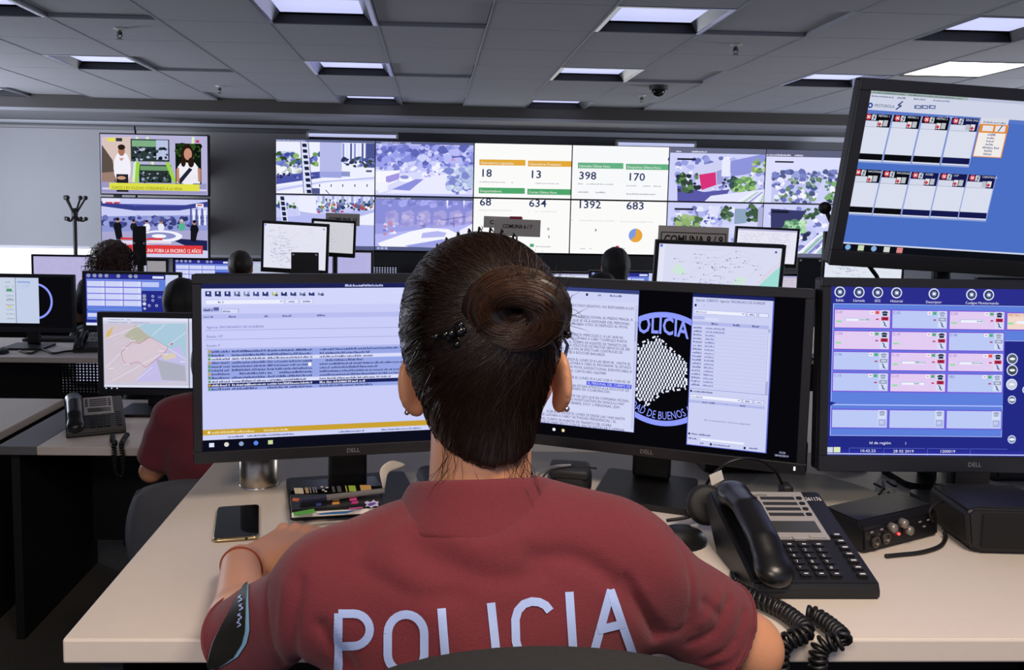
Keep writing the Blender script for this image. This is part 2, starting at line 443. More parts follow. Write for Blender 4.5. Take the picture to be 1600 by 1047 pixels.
c.pr(217, 257, 268, 286, '26302f'); c.pr(219, 259, 266, 267, '6f9b70'); c.blobs(220, 268, 265, 284, 50, 2.6, ['10151c', '2b3a3c', '49605a', '90a0b8'], rnd)
for q in ([(213, 253), (219, 253), (216, 286), (211, 286)], [(258, 254), (265, 254), (276, 284), (271, 286)]): c.pp(q, '9bd24a')
c.pr(274, 224, 315, 288, '0e1a10'); c.blobs(276, 226, 313, 248, 40, 4, ['1c3318', '2f5020', '0c140a', '3b5a28'], rnd)
c.pe(294, 270, 18, 20, 'f0eef6', 14); c.pr(276, 272, 313, 287, 'ecebf5'); c.pe(293, 240, 10, 15, '2a1913', 12); c.pe(294, 241, 6.5, 9.5, 'c78f78', 12); c.pe(299, 254, 5, 8, '2a1913'); c.pe(287, 254, 4, 7, '2a1913')
c.pp([(277, 284), (296, 262), (301, 265), (283, 287)], '20243a'); c.pp([(276, 264), (280, 262), (281, 284), (276, 284)], 'c28a72'); c.pp([(309, 262), (314, 264), (314, 284), (310, 284)], 'c28a72')
c.pr(168, 215.5, 180, 221, 'e6e25a'); c.pr(181, 215.5, 191, 221, '33343c'); c.pr(306, 219, 311, 223, 'd03048')
c.pr(171, 285.5, 312, 299, 'dfe04a', 4)
a = c.uv(175, 295.5); b = c.uv(285, 296.8); c.text(a[0], a[1], 0.052, 'FUIMOS 3 EN SOLEDAD ATENDIENDO A LA NENA', '7d7a22', width=b[0] - a[0])
c.build('display', t)
obj('sensor_bar', bx((-0.42, 0.0, -0.335), (-0.34, 0.03, -0.312), 0.004), M_BLACK, t); obj('wall_mount', bx((-0.2, 0.06, -0.15), (0.2, 0.735, 0.15)), M_BLACK, t)
t, c = panel_thing('television', 'lower wall television showing a round studio desk with a red caption', 'television', 242, 356.5, 8.7, 1.08, 0.60, 0.012, 'wall televisions')
c.rect(0, 0, 1, 1, 'c9cdf6'); c.pr(158, 318, 325, 324, '4b53a8'); c.pp([(158, 314), (210, 322), (280, 322), (325, 315), (325, 322), (280, 329), (210, 329), (158, 322)], '39408c')
c.pr(160, 310, 188, 318, 'e5e6fb'); c.pr(165, 315.5, 176, 318, 'c83a4c'); c.pr(178, 315.5, 188, 318, 'c83a4c'); c.pp([(158, 338), (325, 336), (325, 366), (158, 368)], '8f97d4')
c.blobs(160, 340, 322, 352, 60, 5, ['4a5298', '6a72b8', '3a4280', '9aa2dc', '2c3468'], rnd); c.blobs(240, 344, 300, 356, 20, 3.5, ['39417c', '8891cf'], rnd)
for i in range(6): c.pr(297 + i * 4.4, 326 + (i % 2) * 3, 300 + i * 4.4, 352, 'f4f4ff' if i % 2 else '525aa0')
c.pp([(158, 362), (325, 360), (325, 404), (158, 404)], 'a9a7d0'); c.pp([(262, 372), (324, 376), (324, 396), (290, 384)], '1e2352'); c.pp([(158, 384), (200, 378), (325, 392), (325, 404), (158, 404)], 'cfd0f2')
a = c.uv(252, 369); c.ell(a[0], a[1], 0.2, 0.10, 'f2f3ff', 28); c.ell(a[0] - .01, a[1] - .005, 0.15, 0.062, '8b8fc4', 24); c.ell(a[0] - .02, a[1], 0.07, 0.032, 'f7f7ff', 18)
for x, y, s, sk, ha, tp in ((184, 344, 11, 'b98672', '1c1618', '14151c'), (209, 346, 9, 'b98672', '2a2020', '1a1c26'), (230, 347, 8.5, 'c99a86', '241a18', 'f0f0fa'), (252, 347, 8.5, 'c99a86', '6a5a52', 'e6e8f8'), (284, 346, 9, 'c99a86', 'd9c9b0', '58b090'), (304, 348, 11, 'b98672', '1c1416', '15141c')): seated(c, x, y, s, sk, ha, tp)
c.pp([(179, 360), (190, 358), (192, 374), (182, 374)], '14151c'); c.pp([(298, 362), (310, 358), (306, 378), (298, 376)], '17161f')
c.pr(189, 371, 254, 375.5, 'd23a40', 2); c.pr(189, 376, 268, 381, 'e2d8ea')
c.pr(170, 376.5, 187, 395, '5562c8', 2); c.pr(172, 378, 185.5, 393.5, '4a58bc'); a = c.uv(172.5, 391.5); b = c.uv(185.5, 391.5); c.text(a[0], a[1], .08, 'HOY', 'ffffff', width=b[0] - a[0])
c.pp([(189, 382), (317, 384), (317, 397), (189, 396)], 'dc3a3e', 2); a = c.uv(191, 393.5); b = c.uv(314, 395); c.text(a[0], a[1], 0.062, 'AGORAFOBIA: UNA FOBIA LA ENCERRÓ 12 AÑOS', 'ffffff', width=b[0] - a[0])
c.pr(306, 318.5, 318, 324, 'f4f4ff'); c.pr(308, 320, 316, 322, 'c02038')
c.build('display', t)
obj('wall_mount', bx((-0.2, 0.06, -0.15), (0.2, 0.735, 0.15)), M_BLACK, t)

# ------------------------------------------------------------------ the video wall, twelve panels
VW, VH, VY, VX, VZ = 1.057, 0.585, 9.0, -1.685, 2.305
def vpanel(i, r, label):
    x = VX + VW * (i + .5); z = VZ - VH * (r + .5) - 0.005 * r
    fr = Matrix.Translation((x, VY, z))
    t = bpy.data.objects.new('video_wall_panel', None); COL.objects.link(t); t.matrix_world = fr; tag(t, label, 'video wall screen', 'video wall panels')
    obj('housing', bx((-VW / 2, 0.004, -VH / 2), (VW / 2, 0.12, VH / 2)), M_BEZEL, t)
    c = Canvas(VW - 0.012, VH - 0.012, fr, 0.0005)
    return t, c
TREE = ['3f4aa0', '5560b8', '2e3680', '6d78cc', '49563c', '7b88d6']
GREEN = ['3a5a3c', '56804c', '6f9e58', '2c4430', '8fba68', '4a5aa0']
LILAC = ['b9bcf4', 'cfd2fb', 'a7a9ea', 'e2e4ff', '8f93dc']
def stamp(c, v0=0.0, long=.35):
    c.rect(0, v0, 1, v0 + .045, '5d648c', 3); c.dashes(.01, long, v0 + .036, .02, 'dfe2ff', rnd)
# 0,0: obelisk plinth with film-strip ladder
t, c = vpanel(0, 0, 'video wall screen at top left corner showing a pale pillar and ladder-like tower')
c.rect(0, 0, 1, 1, 'eef0ff'); c.pr(433, 236, 460, 255, 'c7d2e6'); c.blobs(434, 240, 502, 258, 60, 5, GREEN + TREE, rnd); c.blobs(434, 256, 480, 270, 40, 4, ['f4f6ff', 'b9c8b0', 'dfe4f8', '7c88b8'], rnd)
c.pp([(432, 274), (502, 268), (502, 278), (432, 288)], '4c55a8'); c.blobs(434, 270, 500, 278, 30, 2, ['23284c', '3a4278', '8890c8'], rnd); c.pr(500, 222, 534, 276, 'b6bbea', 3); c.pr(500, 268, 534, 278, '9ea4e0')
for i in range(9): c.pr(535 + i * 6, 224, 538 + i * 6, 254, ['8e97d8', 'dfe2ff', '5a649e'][i % 3])
c.pr(572, 224, 585, 262, '4b5590'); c.blobs(536, 246, 584, 262, 50, 3.2, ['2e3560', '4e5898', '6d7ac0', '8b96d2', '3a4a40'], rnd)
c.pp([(432, 292), (586, 276), (586, 304), (432, 304)], 'dcdfff'); c.pp([(432, 300), (520, 284), (586, 282), (586, 304), (432, 304)], 'f1f2ff'); c.line([c.uv(433, 297), c.uv(505, 284), c.uv(585, 278)], .012, '9aa2e4')
c.pr(534, 268, 547, 276, '8d97cc'); c.pr(572, 266, 581, 269, '3a4270')
for x in (499, 517, 535, 554, 573): c.pr(x, 288, x + 1.5, 292, '2c3468')
c.pp([(470, 222), (482, 222), (488, 302), (474, 302)], 'dfe3ff', 3)
for i in range(9): c.pp([(472 + i * .9, 224.5 + i * 9), (479 + i * .9, 224.5 + i * 9), (480 + i * .9, 230 + i * 9), (473 + i * .9, 230 + i * 9)], '1d2440', 1 if i == 0 else 0)
c.line([c.uv(470, 222), c.uv(475, 302)], .012, '4a54a4'); c.line([c.uv(482, 222), c.uv(488, 302)], .012, '4a54a4'); c.pr(488, 294, 500, 303, '4e568c'); c.line([c.uv(509, 297), c.uv(515, 304)], .02, '4a54a4')
stamp(c, 0, .3); c.build('display', t)
# 1,0: avenue under trees
t, c = vpanel(1, 0, 'video wall screen showing a washed-out avenue under trees with a white bus')
c.rect(0, 0, 1, 1, 'c3c6f8'); c.pr(587, 226, 740, 262, 'a6aaf0'); c.blobs(588, 228, 738, 258, 120, 7, ['8a90e0', '747ace', 'b9bdf6', '9ca2ea', '6067b8', 'cfd3fc'], rnd)
c.blobs(588, 256, 738, 270, 60, 4, ['dfe2ff', 'f2f3ff', '9aa0ea', '7c82d4'], rnd); c.pp([(587, 303), (587, 274), (660, 268), (720, 270), (740, 280), (740, 304)], 'd9dbfd')
c.pp([(602, 302), (664, 276), (700, 272), (730, 303)], 'eaebff'); c.pp([(587, 268), (625, 266), (622, 282), (587, 298)], 'f7f7ff'); c.pp([(603, 276), (624, 270), (624, 280), (603, 287)], 'a698e2'); c.pp([(587, 286), (606, 284), (606, 298), (592, 302)], 'f2f2ff'); c.pp([(612, 296), (650, 280), (662, 280), (640, 298)], '8e90e0')
c.pe(634, 280, 11, 5, 'f6f6ff'); c.pe(632, 277, 7, 3, '8d93d6'); c.blobs(660, 268, 690, 276, 14, 3, ['8a88e0', 'f4f4ff', 'b9b0f0'], rnd)
c.pr(712, 284, 717, 304, '767cc8'); c.blobs(700, 262, 738, 296, 90, 6, ['9aa4e2', 'b6c4e8', 'd3def4', '7f8ad0', 'c5d3ee'], rnd); c.pe(708, 250, 3, 2, 'd890c8')
stamp(c, 0, .36); c.build('display', t)
# 0,1
t, c = vpanel(0, 1, 'lower left video wall screen showing a plaza and white block behind the side monitors')
c.rect(0, 0, 1, 1, 'c9cdf8'); c.pr(432, 306, 586, 326, 'e7eaff'); c.blobs(433, 312, 585, 326, 70, 4, GREEN + TREE, rnd)
for i in range(12): c.pr(496 + i * 7.5, 306, 500 + i * 7.5, 318, ['cfd4f8', '9aa4dc'][i % 2])
c.blobs(495, 318, 585, 332, 60, 3.2, ['32406a', '56668a', 'f0f2ff', '7f8cc4', '3c5a40', 'b84a68'], rnd); c.pr(467, 306, 494, 336, 'eceeff', 3); c.pp([(467, 330), (494, 334), (494, 338), (470, 338)], 'b9beee')
c.pp([(432, 340), (586, 328), (586, 390), (432, 390)], 'b7bcf2'); c.pp([(520, 350), (586, 332), (586, 352)], 'eef0ff'); c.ring(*c.uv(521, 326), .035, .17, .02, 'f0f2ff', 20, 0, 180)
c.pp([(436, 306), (446, 306), (451, 350), (441, 350)], 'dfe3ff', 3)
for i in range(5): c.pp([(438 + i * .9, 307 + i * 8), (444 + i * .9, 307 + i * 8), (445 + i * .9, 313 + i * 8), (439 + i * .9, 313 + i * 8)], '1d2440', 1 if i == 0 else 0)
c.rect(0, .93, 1, 1, '565d86', 3); c.build('display', t)
# 1,1
t, c = vpanel(1, 1, 'lower video wall screen showing a blurred white car passing a graffiti wall')
c.rect(0, 0, 1, 1, '9c9fe6'); c.pr(587, 310, 738, 352, '8b8ed8'); c.blobs(588, 312, 738, 322, 40, 5, ['7f82cc', '9a9de6', 'a9acf0'], rnd)
for i in range(6):
    x = 603 + i * 25; c.pp([(x, 332), (x + 14, 328), (x + 20, 334), (x + 18, 354), (x - 2, 356)], 'a9a4de'); c.blobs(x, 334, x + 18, 352, 9, 4, ['b9b4ea', '8580c8', 'c4b8e6', '9a94da'], rnd)
for x in (697, 723): c.pp([(x, 310), (x + 4, 310), (x + 2, 326)], 'f4f4ff')
c.pp([(586, 366), (741, 350), (741, 392), (586, 392)], 'b5b6f4'); c.blobs(600, 348, 618, 366, 14, 3.5, ['d8d8ff', 'f0f0ff', 'c88aa8', '7f82cc'], rnd)
c.pp([(590, 380), (640, 362), (668, 356), (700, 358), (730, 372), (738, 390), (600, 390)], 'f6f6ff'); c.pp([(660, 364), (684, 361), (698, 364), (694, 370), (658, 372)], 'b7b9f0'); c.pp([(632, 384), (690, 374), (706, 374), (680, 386), (640, 386)], '9ea0e6')
c.line([c.uv(690, 344), c.uv(728, 338)], .012, '5a5ca8'); c.line([c.uv(709, 340), c.uv(709, 356)], .012, '5a5ca8'); c.pp([(718, 360), (738, 350), (740, 372), (720, 372)], 'eeeeff')
c.rect(0, .93, 1, 1, '565d86', 3)
for i in range(3): c.rect(.02 + i * .04, .945, .05 + i * .04, .985, 'a8b0d8', 1 if i == 0 else 0)
stamp(c, 0, .36); c.build('display', t)
# dashboard
def dash(c, px, py, px1, txt, col):
    c.pp([(px, py), (px1, py + .013 * (px1 - px)), (px1, py + 9 + .013 * (px1 - px)), (px, py + 9)], col); a = c.uv(px + 2, py + 7); c.text(a[0], a[1], .045, txt, 'f3f3ee')
def num(c, px, py, txt, h=.14):
    a = c.uv(px, py); b = c.uv(px + len(txt) * 9.2 * h / .14, py); c.text(a[0], a[1], h, txt, '23335e', width=b[0] - a[0], bold=.012)
def tiny(c, px, py, px1, col='9a9ab0', h=.022):
    a = c.uv(px, py); b = c.uv(px1, py); c.dashes(a[0], b[0], a[1], h, col, rnd)
WHT = 'fbfbfa'
t, c = vpanel(2, 0, 'video wall dashboard screen with orange headers and figures 18 and 13'); c.rect(0, 0, 1, 1, WHT)
dash(c, 749, 249, 821, 'Operadores Logueados', 'e2a93a'); dash(c, 825, 251, 897, 'Operadores Presentes', 'e2a93a'); num(c, 750, 276, '18'); num(c, 827, 278, '13'); tiny(c, 749, 285, 802); tiny(c, 826, 287, 878)
dash(c, 748, 293, 820, 'Despachadores', '4ea66c'); dash(c, 824, 295, 896, 'Cortas Última Hora', '4ea66c'); c.build('display', t)
t, c = vpanel(3, 0, 'video wall dashboard screen with green headers and figures 398 and 170'); c.rect(0, 0, 1, 1, 'f8f9fb')
dash(c, 903, 254, 974, 'Llamadas Última Hora', '63b184'); dash(c, 978, 256, 1050, 'Despachos Última Hora', '63b184'); num(c, 904, 280, '398'); num(c, 980, 282, '170'); tiny(c, 903, 288, 958); tiny(c, 979, 291, 1033)
tiny(c, 903, 301, 946, '8a8aa2', .028); tiny(c, 979, 304, 1024, '8a8aa2', .028); a = c.uv(1047, 249); c.circ(a[0], a[1], .045, '3a4a88', 6); c.circ(a[0], a[1], .02, 'b9c2ea', 6); c.build('display', t)
t, c = vpanel(2, 1, 'video wall dashboard screen with figures 68 and 634 behind the sign boards'); c.rect(0, 0, 1, 1, WHT)
num(c, 749, 321, '68'); num(c, 826, 323, '634'); tiny(c, 748, 329, 800, 'd5d5de'); tiny(c, 825, 331, 870, 'd5d5de'); num(c, 747, 359, '63', .06); num(c, 747, 371, '18', .06); num(c, 855, 360, '0', .05); num(c, 855, 372, '1', .05); num(c, 891, 361, '0', .05); num(c, 891, 373, '0', .05)
c.pr(828, 381, 834, 386, '4ea66c'); tiny(c, 837, 386, 861, 'a0a0ac'); c.pr(893, 383, 898, 388, 'd8a830'); c.build('display', t)
t, c = vpanel(3, 1, 'video wall dashboard screen with figures 1392 and 683 and an orange pie chart'); c.rect(0, 0, 1, 1, WHT)
num(c, 902, 325, '1392'); num(c, 978, 327, '683'); tiny(c, 892, 345, 960, 'd5d5de'); tiny(c, 970, 347, 1020, 'd5d5de'); num(c, 929, 362, '9', .05); tiny(c, 901, 389, 924, 'a0a0ac'); c.pr(962, 384, 967, 389, 'c8385c'); tiny(c, 970, 389, 984, 'a0a0ac')
a = c.uv(993, 368); k = VH / VW; c.ell(a[0], a[1], .13 * k, .13, 'e9a53c', 26); c.ell(a[0], a[1], .13 * k, .13, '7f9be0', 16, a0=85, a1=225); c.build('display', t)
# right four
def city(c, seed, x0, y0, x1, y1):
    r = random.Random(seed); c.rect(0, 0, 1, 1, 'cfd2fa')
    c.blobs(x0, y0, x1, y1, 170, 5, ['e9ebff', 'c5c9f6', '9aa0e0', '6f76bc', 'f4f5ff', '878ed2', 'b3b8ee'], r)
t, c = vpanel(4, 0, 'video wall screen showing a red-fronted building at a busy crossing from above'); city(c, 1, 1058, 246, 1204, 314)
c.pp([(1058, 290), (1100, 300), (1140, 296), (1130, 318), (1058, 318)], '5a5aa8'); c.pp([(1084, 262), (1128, 250), (1128, 290), (1096, 300)], 'cfd1f4'); c.pp([(1092, 273), (1118, 269), (1119, 289), (1096, 297)], 'd8337c', 3); c.pp([(1119, 268), (1130, 264), (1130, 286), (1120, 289)], '9a9cd8')
c.pp([(1140, 252), (1204, 240), (1204, 250), (1170, 272), (1142, 276)], '8f95dc'); c.pr(1128, 250, 1140, 276, 'e9ebff'); c.blobs(1176, 248, 1204, 270, 22, 4, ['8fae6c', 'b6cf8c', '5f8a58'], rnd); c.blobs(1146, 278, 1178, 300, 44, 5, ['9cc47c', 'b9da94', '6f9e62', '4c7450'], rnd); c.blobs(1130, 276, 1146, 292, 16, 4, ['3c5658', '2e3c50'], rnd)
c.blobs(1058, 272, 1092, 300, 30, 5, ['33463c', '4a6a44', '2a3040', '5f8a50'], rnd); c.pp([(1110, 306), (1204, 296), (1204, 318), (1100, 318)], 'e4e6ff')
for i in range(6): c.pp([(1150 + i * 9, 318), (1154 + i * 9, 318), (1178 + i * 7, 300), (1175 + i * 7, 300)], ['f6f6ff', 'a8d0b0', '9a9cd8'][i % 3])
c.rect(0, 0, 1, .1, '6a6d88', 3); c.dashes(.01, .38, .085, .03, 'eeeeff', rnd); c.pr(1058, 247, 1087, 250.5, '1b1d2c'); c.build('display', t)
t, c = vpanel(5, 0, 'video wall screen showing a city skyline and tree-lined avenue in haze'); c.rect(0, 0, 1, 1, 'dcdffd')
c.blobs(1208, 268, 1340, 282, 70, 5, ['7f87c8', '9aa4dc', '6a74b8', '566090'], rnd); c.pr(1206, 282, 1360, 324, 'c3c7f4'); c.blobs(1208, 280, 1340, 318, 150, 4.5, ['e9ebff', '6f76bc', '9aa0e0', 'f4f5ff', '6a8a72', '4a5a88', '8aa882'], rnd); c.pp([(1272, 322), (1284, 280), (1290, 280), (1300, 322)], 'cfd3fb'); c.blobs(1290, 284, 1312, 316, 30, 4, ['3f5a48', '5f8a60', '7fae74', '34465a'], rnd)
c.rect(0, 0, 1, .13, '60637e', 3); c.dashes(.0, .5, .115, .03, 'eeeeff', rnd); c.pr(1211, 251.5, 1240, 254.5, '1b1d2c'); c.build('display', t)
t, c = vpanel(4, 1, 'lower video wall screen showing a park avenue and grey tower from above'); city(c, 3, 1052, 324, 1202, 396); c.blobs(1055, 338, 1096, 356, 50, 5, ['6f8f5c', '8fb070', '4f7048', 'a5bf84'], rnd); c.pp([(1092, 352), (1112, 322), (1126, 322), (1110, 356)], 'dfe2fb'); c.blobs(1100, 336, 1128, 352, 40, 3, ['e9ebff', '5f68b4', 'b0b6f0'], rnd)
c.blobs(1128, 324, 1142, 344, 22, 4.5, ['4c6a50', '6a9060', '38503c'], rnd); c.pr(1148, 326, 1166, 350, '8fa6c0', 2); c.blobs(1168, 322, 1184, 346, 26, 4.5, ['3c5a44', '54784e', '2c4034'], rnd); c.pp([(1130, 352), (1202, 346), (1202, 366), (1120, 366)], 'd5d8fa'); c.pr(1184, 324, 1202, 356, 'aeb0d8'); c.pr(1054, 325, 1083, 328.5, '1b1d2c'); c.rect(0, .93, 1, 1, '6a6d88', 3); c.build('display', t)
t, c = vpanel(5, 1, 'lower right video wall screen showing a lone round tree and lane markings'); city(c, 4, 1204, 326, 1350, 398); c.pp([(1204, 326), (1260, 330), (1232, 372), (1204, 380)], '3a3c6c'); c.blobs(1256, 326, 1276, 340, 14, 4, ['3c5a44', '6a9060'], rnd); c.blobs(1226, 346, 1256, 362, 50, 5, ['7fb48c', 'a5d6a8', '5a8a6c', 'c4e8c0'], rnd); c.blobs(1236, 364, 1262, 376, 16, 4, ['2c3450', '46507c'], rnd)
for i in range(6): c.pp([(1244 + i * 8, 396), (1249 + i * 8, 396), (1282 + i * 7, 366), (1278 + i * 7, 366)], ['f6f6ff', '8fc49c', '8a8ccc'][i % 3])
c.pr(1206, 329, 1232, 333, '1b1d2c'); c.rect(0, .93, 1, 1, '6a6d88', 3); c.build('display', t)

# plinth under the video wall with a perforated strip
x0, x1 = VX - 0.02, VX + 6 * VW + 0.02
struct('trim_5', bx((x0, 9.0, 0), (x1, 9.12, VZ - 2 * VH - 0.02)), M_PANEL)
def strip_light(px0, px1, py0, py1, Y, label):
    a = at_y(px0, py0, Y); b = at_y(px1, py1, Y); L = (b - a).length
    t = thing('strip_light', label, 'strip light', ((a.x + b.x) / 2, Y, (a.z + b.z) / 2 ), 0, 'strip lights over the video wall')
    obj('housing', bx((-L / 2 - .02, 0, 0.0), (L / 2 + .02, 0.07, 0.03), 0.004), M_RAIL, t)
    b = B(); tube(b, [(-L / 2, 0.02, -0.018), (L / 2, 0.02, -0.018)], 0.018, 12)
    obj('tube', b, mat('strip_tube', 'e8ecff', 0.3, emit='c6ccf4', estr=0.75), t)
    for s in (-1, 1): obj('end_cap', box(B(), (s * (L / 2 + .012), 0.02, -0.02), (0.024, 0.05, 0.05)), M_WHITE, t)
    obj('wall_bracket', box(B(), (0, 0.16, 0.015), (L * .5, 0.28, 0.03)), M_WHITE, t)
strip_light(482, 619, 207, 212, 9.3, 'white strip light over the left camera views of the video wall')
strip_light(966, 1085, 221, 226, 9.3, 'white strip light over the dashboard of the video wall')

# coat rack
p = at_y(118, 390, 7.9)
t = thing('coat_rack', 'black coat rack with four double pegs before the pale blind', 'coat rack', (p.x, 7.9, 0))
b = B(); tube(b, [(0, 0, 0.02), (0, 0, 1.53)], 0.018, 12); lathe(b, [(0.024, 1.44), (0.028, 1.47), (0.028, 1.515), (0.016, 1.54), (0, 1.54)], 12); obj('pole', b, M_BLACK, t)
obj('base', lathe(B(), [(0, 0), (0.19, 0), (0.19, 0.012), (0.05, 0.03), (0.02, 0.05), (0, 0.05)], 28), M_BLACK, t)
for a in (15, 165, 80, 255):
    ca, sa = math.cos(R(a)), math.sin(R(a))
    pts = spline([(0.02 * ca, 0.02 * sa, 1.50), (0.045 * ca, 0.045 * sa, 1.545), (0.08 * ca, 0.08 * sa, 1.605), (0.095 * ca, 0.095 * sa, 1.635)], 4)
    b = B(); tube(b, pts, 0.009, 8); u = bmesh.ops.create_uvsphere(b, u_segments=10, v_segments=8, radius=0.022, matrix=Matrix.Translation(pts[-1])); obj('upper_hook', b, M_BLACK, t)
    pts = spline([(0.02 * ca, 0.02 * sa, 1.46), (0.045 * ca, 0.045 * sa, 1.425), (0.075 * ca, 0.075 * sa, 1.42), (0.095 * ca, 0.095 * sa, 1.44)], 4)
    b = B(); tube(b, pts, 0.008, 8); bmesh.ops.create_uvsphere(b, u_segments=10, v_segments=8, radius=0.02, matrix=Matrix.Translation(pts[-1])); obj('lower_hook', b, M_BLACK, t)

# perforated panel low under the video wall, an added glowing sheet behind its holes
a = at_y(545, 414, 8.9); b_ = at_y(620, 430, 8.9)
t = thing('perforated_panel', 'black perforated panel with lit holes below the left camera views', 'panel', ((a.x + b_.x) / 2, 8.93, 0)); w = (b_.x - a.x) / 2; z0, z1 = b_.z, a.z
b = B()
for i in range(19): box(b, (-w + 2 * w * i / 18, 0, (z0 + z1) / 2), (2 * w / 18 * .5, .008, z1 - z0))
for i in range(7): box(b, (0, 0, z0 + (z1 - z0) * i / 6), (2 * w, .008, (z1 - z0) / 6 * .5))
obj('grille', b, M_PANEL, t); obj('skirt', bx((-w, -.01, 0), (w, .01, z0)), M_PANEL, t); obj('added_glow_sheet', bx((-w * .5, .03, z0 + .02), (w, .04, z1 - .02)), mat('added_hole_glow', 'ffffff', .5, emit='c8ccf0', estr=.8), t)
# ------------------------------------------------------------------ monitors
UIB = '2b33a6'
def monitor(label, px, py, Y, w, h, fill, yaw=0, tilt=0, roll=0, desk=0.74, kind='desk', group='desk monitors', bez=(.016, .016, .028), step=0.0002, logo=None, cat='monitor', back=0.10, pole_dx=0.0, led=False, base=(.234, .20, .012), basey=-.037):
    fr = frame_of(px, py, Y, yaw, tilt, roll)
    c0 = fr.translation
    rz = Matrix.Rotation(R(yaw), 4, 'Z')
    basep = c0 + rz.to_3x3() @ Vector((pole_dx, back, 0))
    t = thing('monitor', label, cat, (basep.x, basep.y, desk), R(yaw), group)
    inv = t.matrix_basis.inverted(); loc = inv @ fr
    s, tp, bt = bez
    b = B()
    box(b, (0, 0.013, (tp - bt) / 2), (w + 2 * s, 0.026, h + tp + bt), None, 0.005)
    box(b, (0, 0.036, -0.01), (w * 0.82, 0.034, h * 0.78), None, 0.014)
    # recess the front so the display sits inside its bezel
    hs = obj('housing', b, M_BEZEL, t); hs.matrix_local = loc
    fb = B()
    for x0, x1, z0, z1 in ((-w / 2 - s, w / 2 + s, h / 2, h / 2 + tp), (-w / 2 - s, w / 2 + s, -h / 2 - bt, -h / 2), (-w / 2 - s, -w / 2, -h / 2, h / 2), (w / 2, w / 2 + s, -h / 2, h / 2)):
        box(fb, ((x0 + x1) / 2, -0.004, (z0 + z1) / 2), (x1 - x0, 0.008, z1 - z0), None, 0.0012, 1)
    fo = obj('bezel', fb, M_BEZEL, t); fo.matrix_local = loc
    c = Canvas(w, h, fr, step); fill(c)
    d = c.build('display', t); d.matrix_local = loc @ Matrix.Translation((0, -0.0008, 0))
    if logo:
        V, F, W = text_geo(logo); k = 0.011
        lo = obj('logo', ([((x - W / 2) * k, -0.0086, y * k - h / 2 - bt * .5 - .0035) for x, y in V], F), mat('logo_silver', '8f8f92', 0.35, metal=0.4), t); lo.matrix_local = loc
    if led:
        lb = bx((w / 2 - .004, -.009, -h / 2 - bt * .62), (w / 2 - .001, -.008, -h / 2 - bt * .3)); lo = obj('power_light', lb, mat('led_white', 'ffffff', .5, emit='ffffff', estr=1.0), t); lo.matrix_local = loc
    zc = (loc.translation).z
    hub = loc @ Vector((pole_dx, 0.055, -0.02))
    if kind == 'desk':
        nb = B(); box(nb, (hub.x, hub.y + .03, (hub.z + .012) / 2), (0.075, 0.022, hub.z - .012), Matrix.Rotation(0, 3, 'X'), 0.006); box(nb, (hub.x, hub.y + .012, hub.z), (0.09, 0.04, 0.09), None, 0.006)
        obj('stand_neck', nb, M_BLACK, t)
        bp = prism(B(), [(hub.x + x, hub.y + basey + y) for x, y in rrect(base[0], base[1], base[2])], 0.0, 0.012); obj('stand_base', bp, M_BLACK, t)
    elif kind == 'pole':
        nb = tube(B(), [(hub.x, hub.y + .045, 0.01), (hub.x, hub.y + .045, hub.z + .06)], 0.018, 14); obj('pole', nb, M_BLACK, t)
        ab = B(); box(ab, (hub.x, hub.y + .02, hub.z), (0.10, 0.05, 0.10), None, 0.006); obj('mounting_bracket', ab, M_BLACK, t)
        bp = prism(B(), [(hub.x + x, hub.y + .045 + y) for x, y in rrect(0.14, 0.12, 0.02)], 0.0, 0.014); obj('pole_foot', bp, M_BLACK, t)
    return t

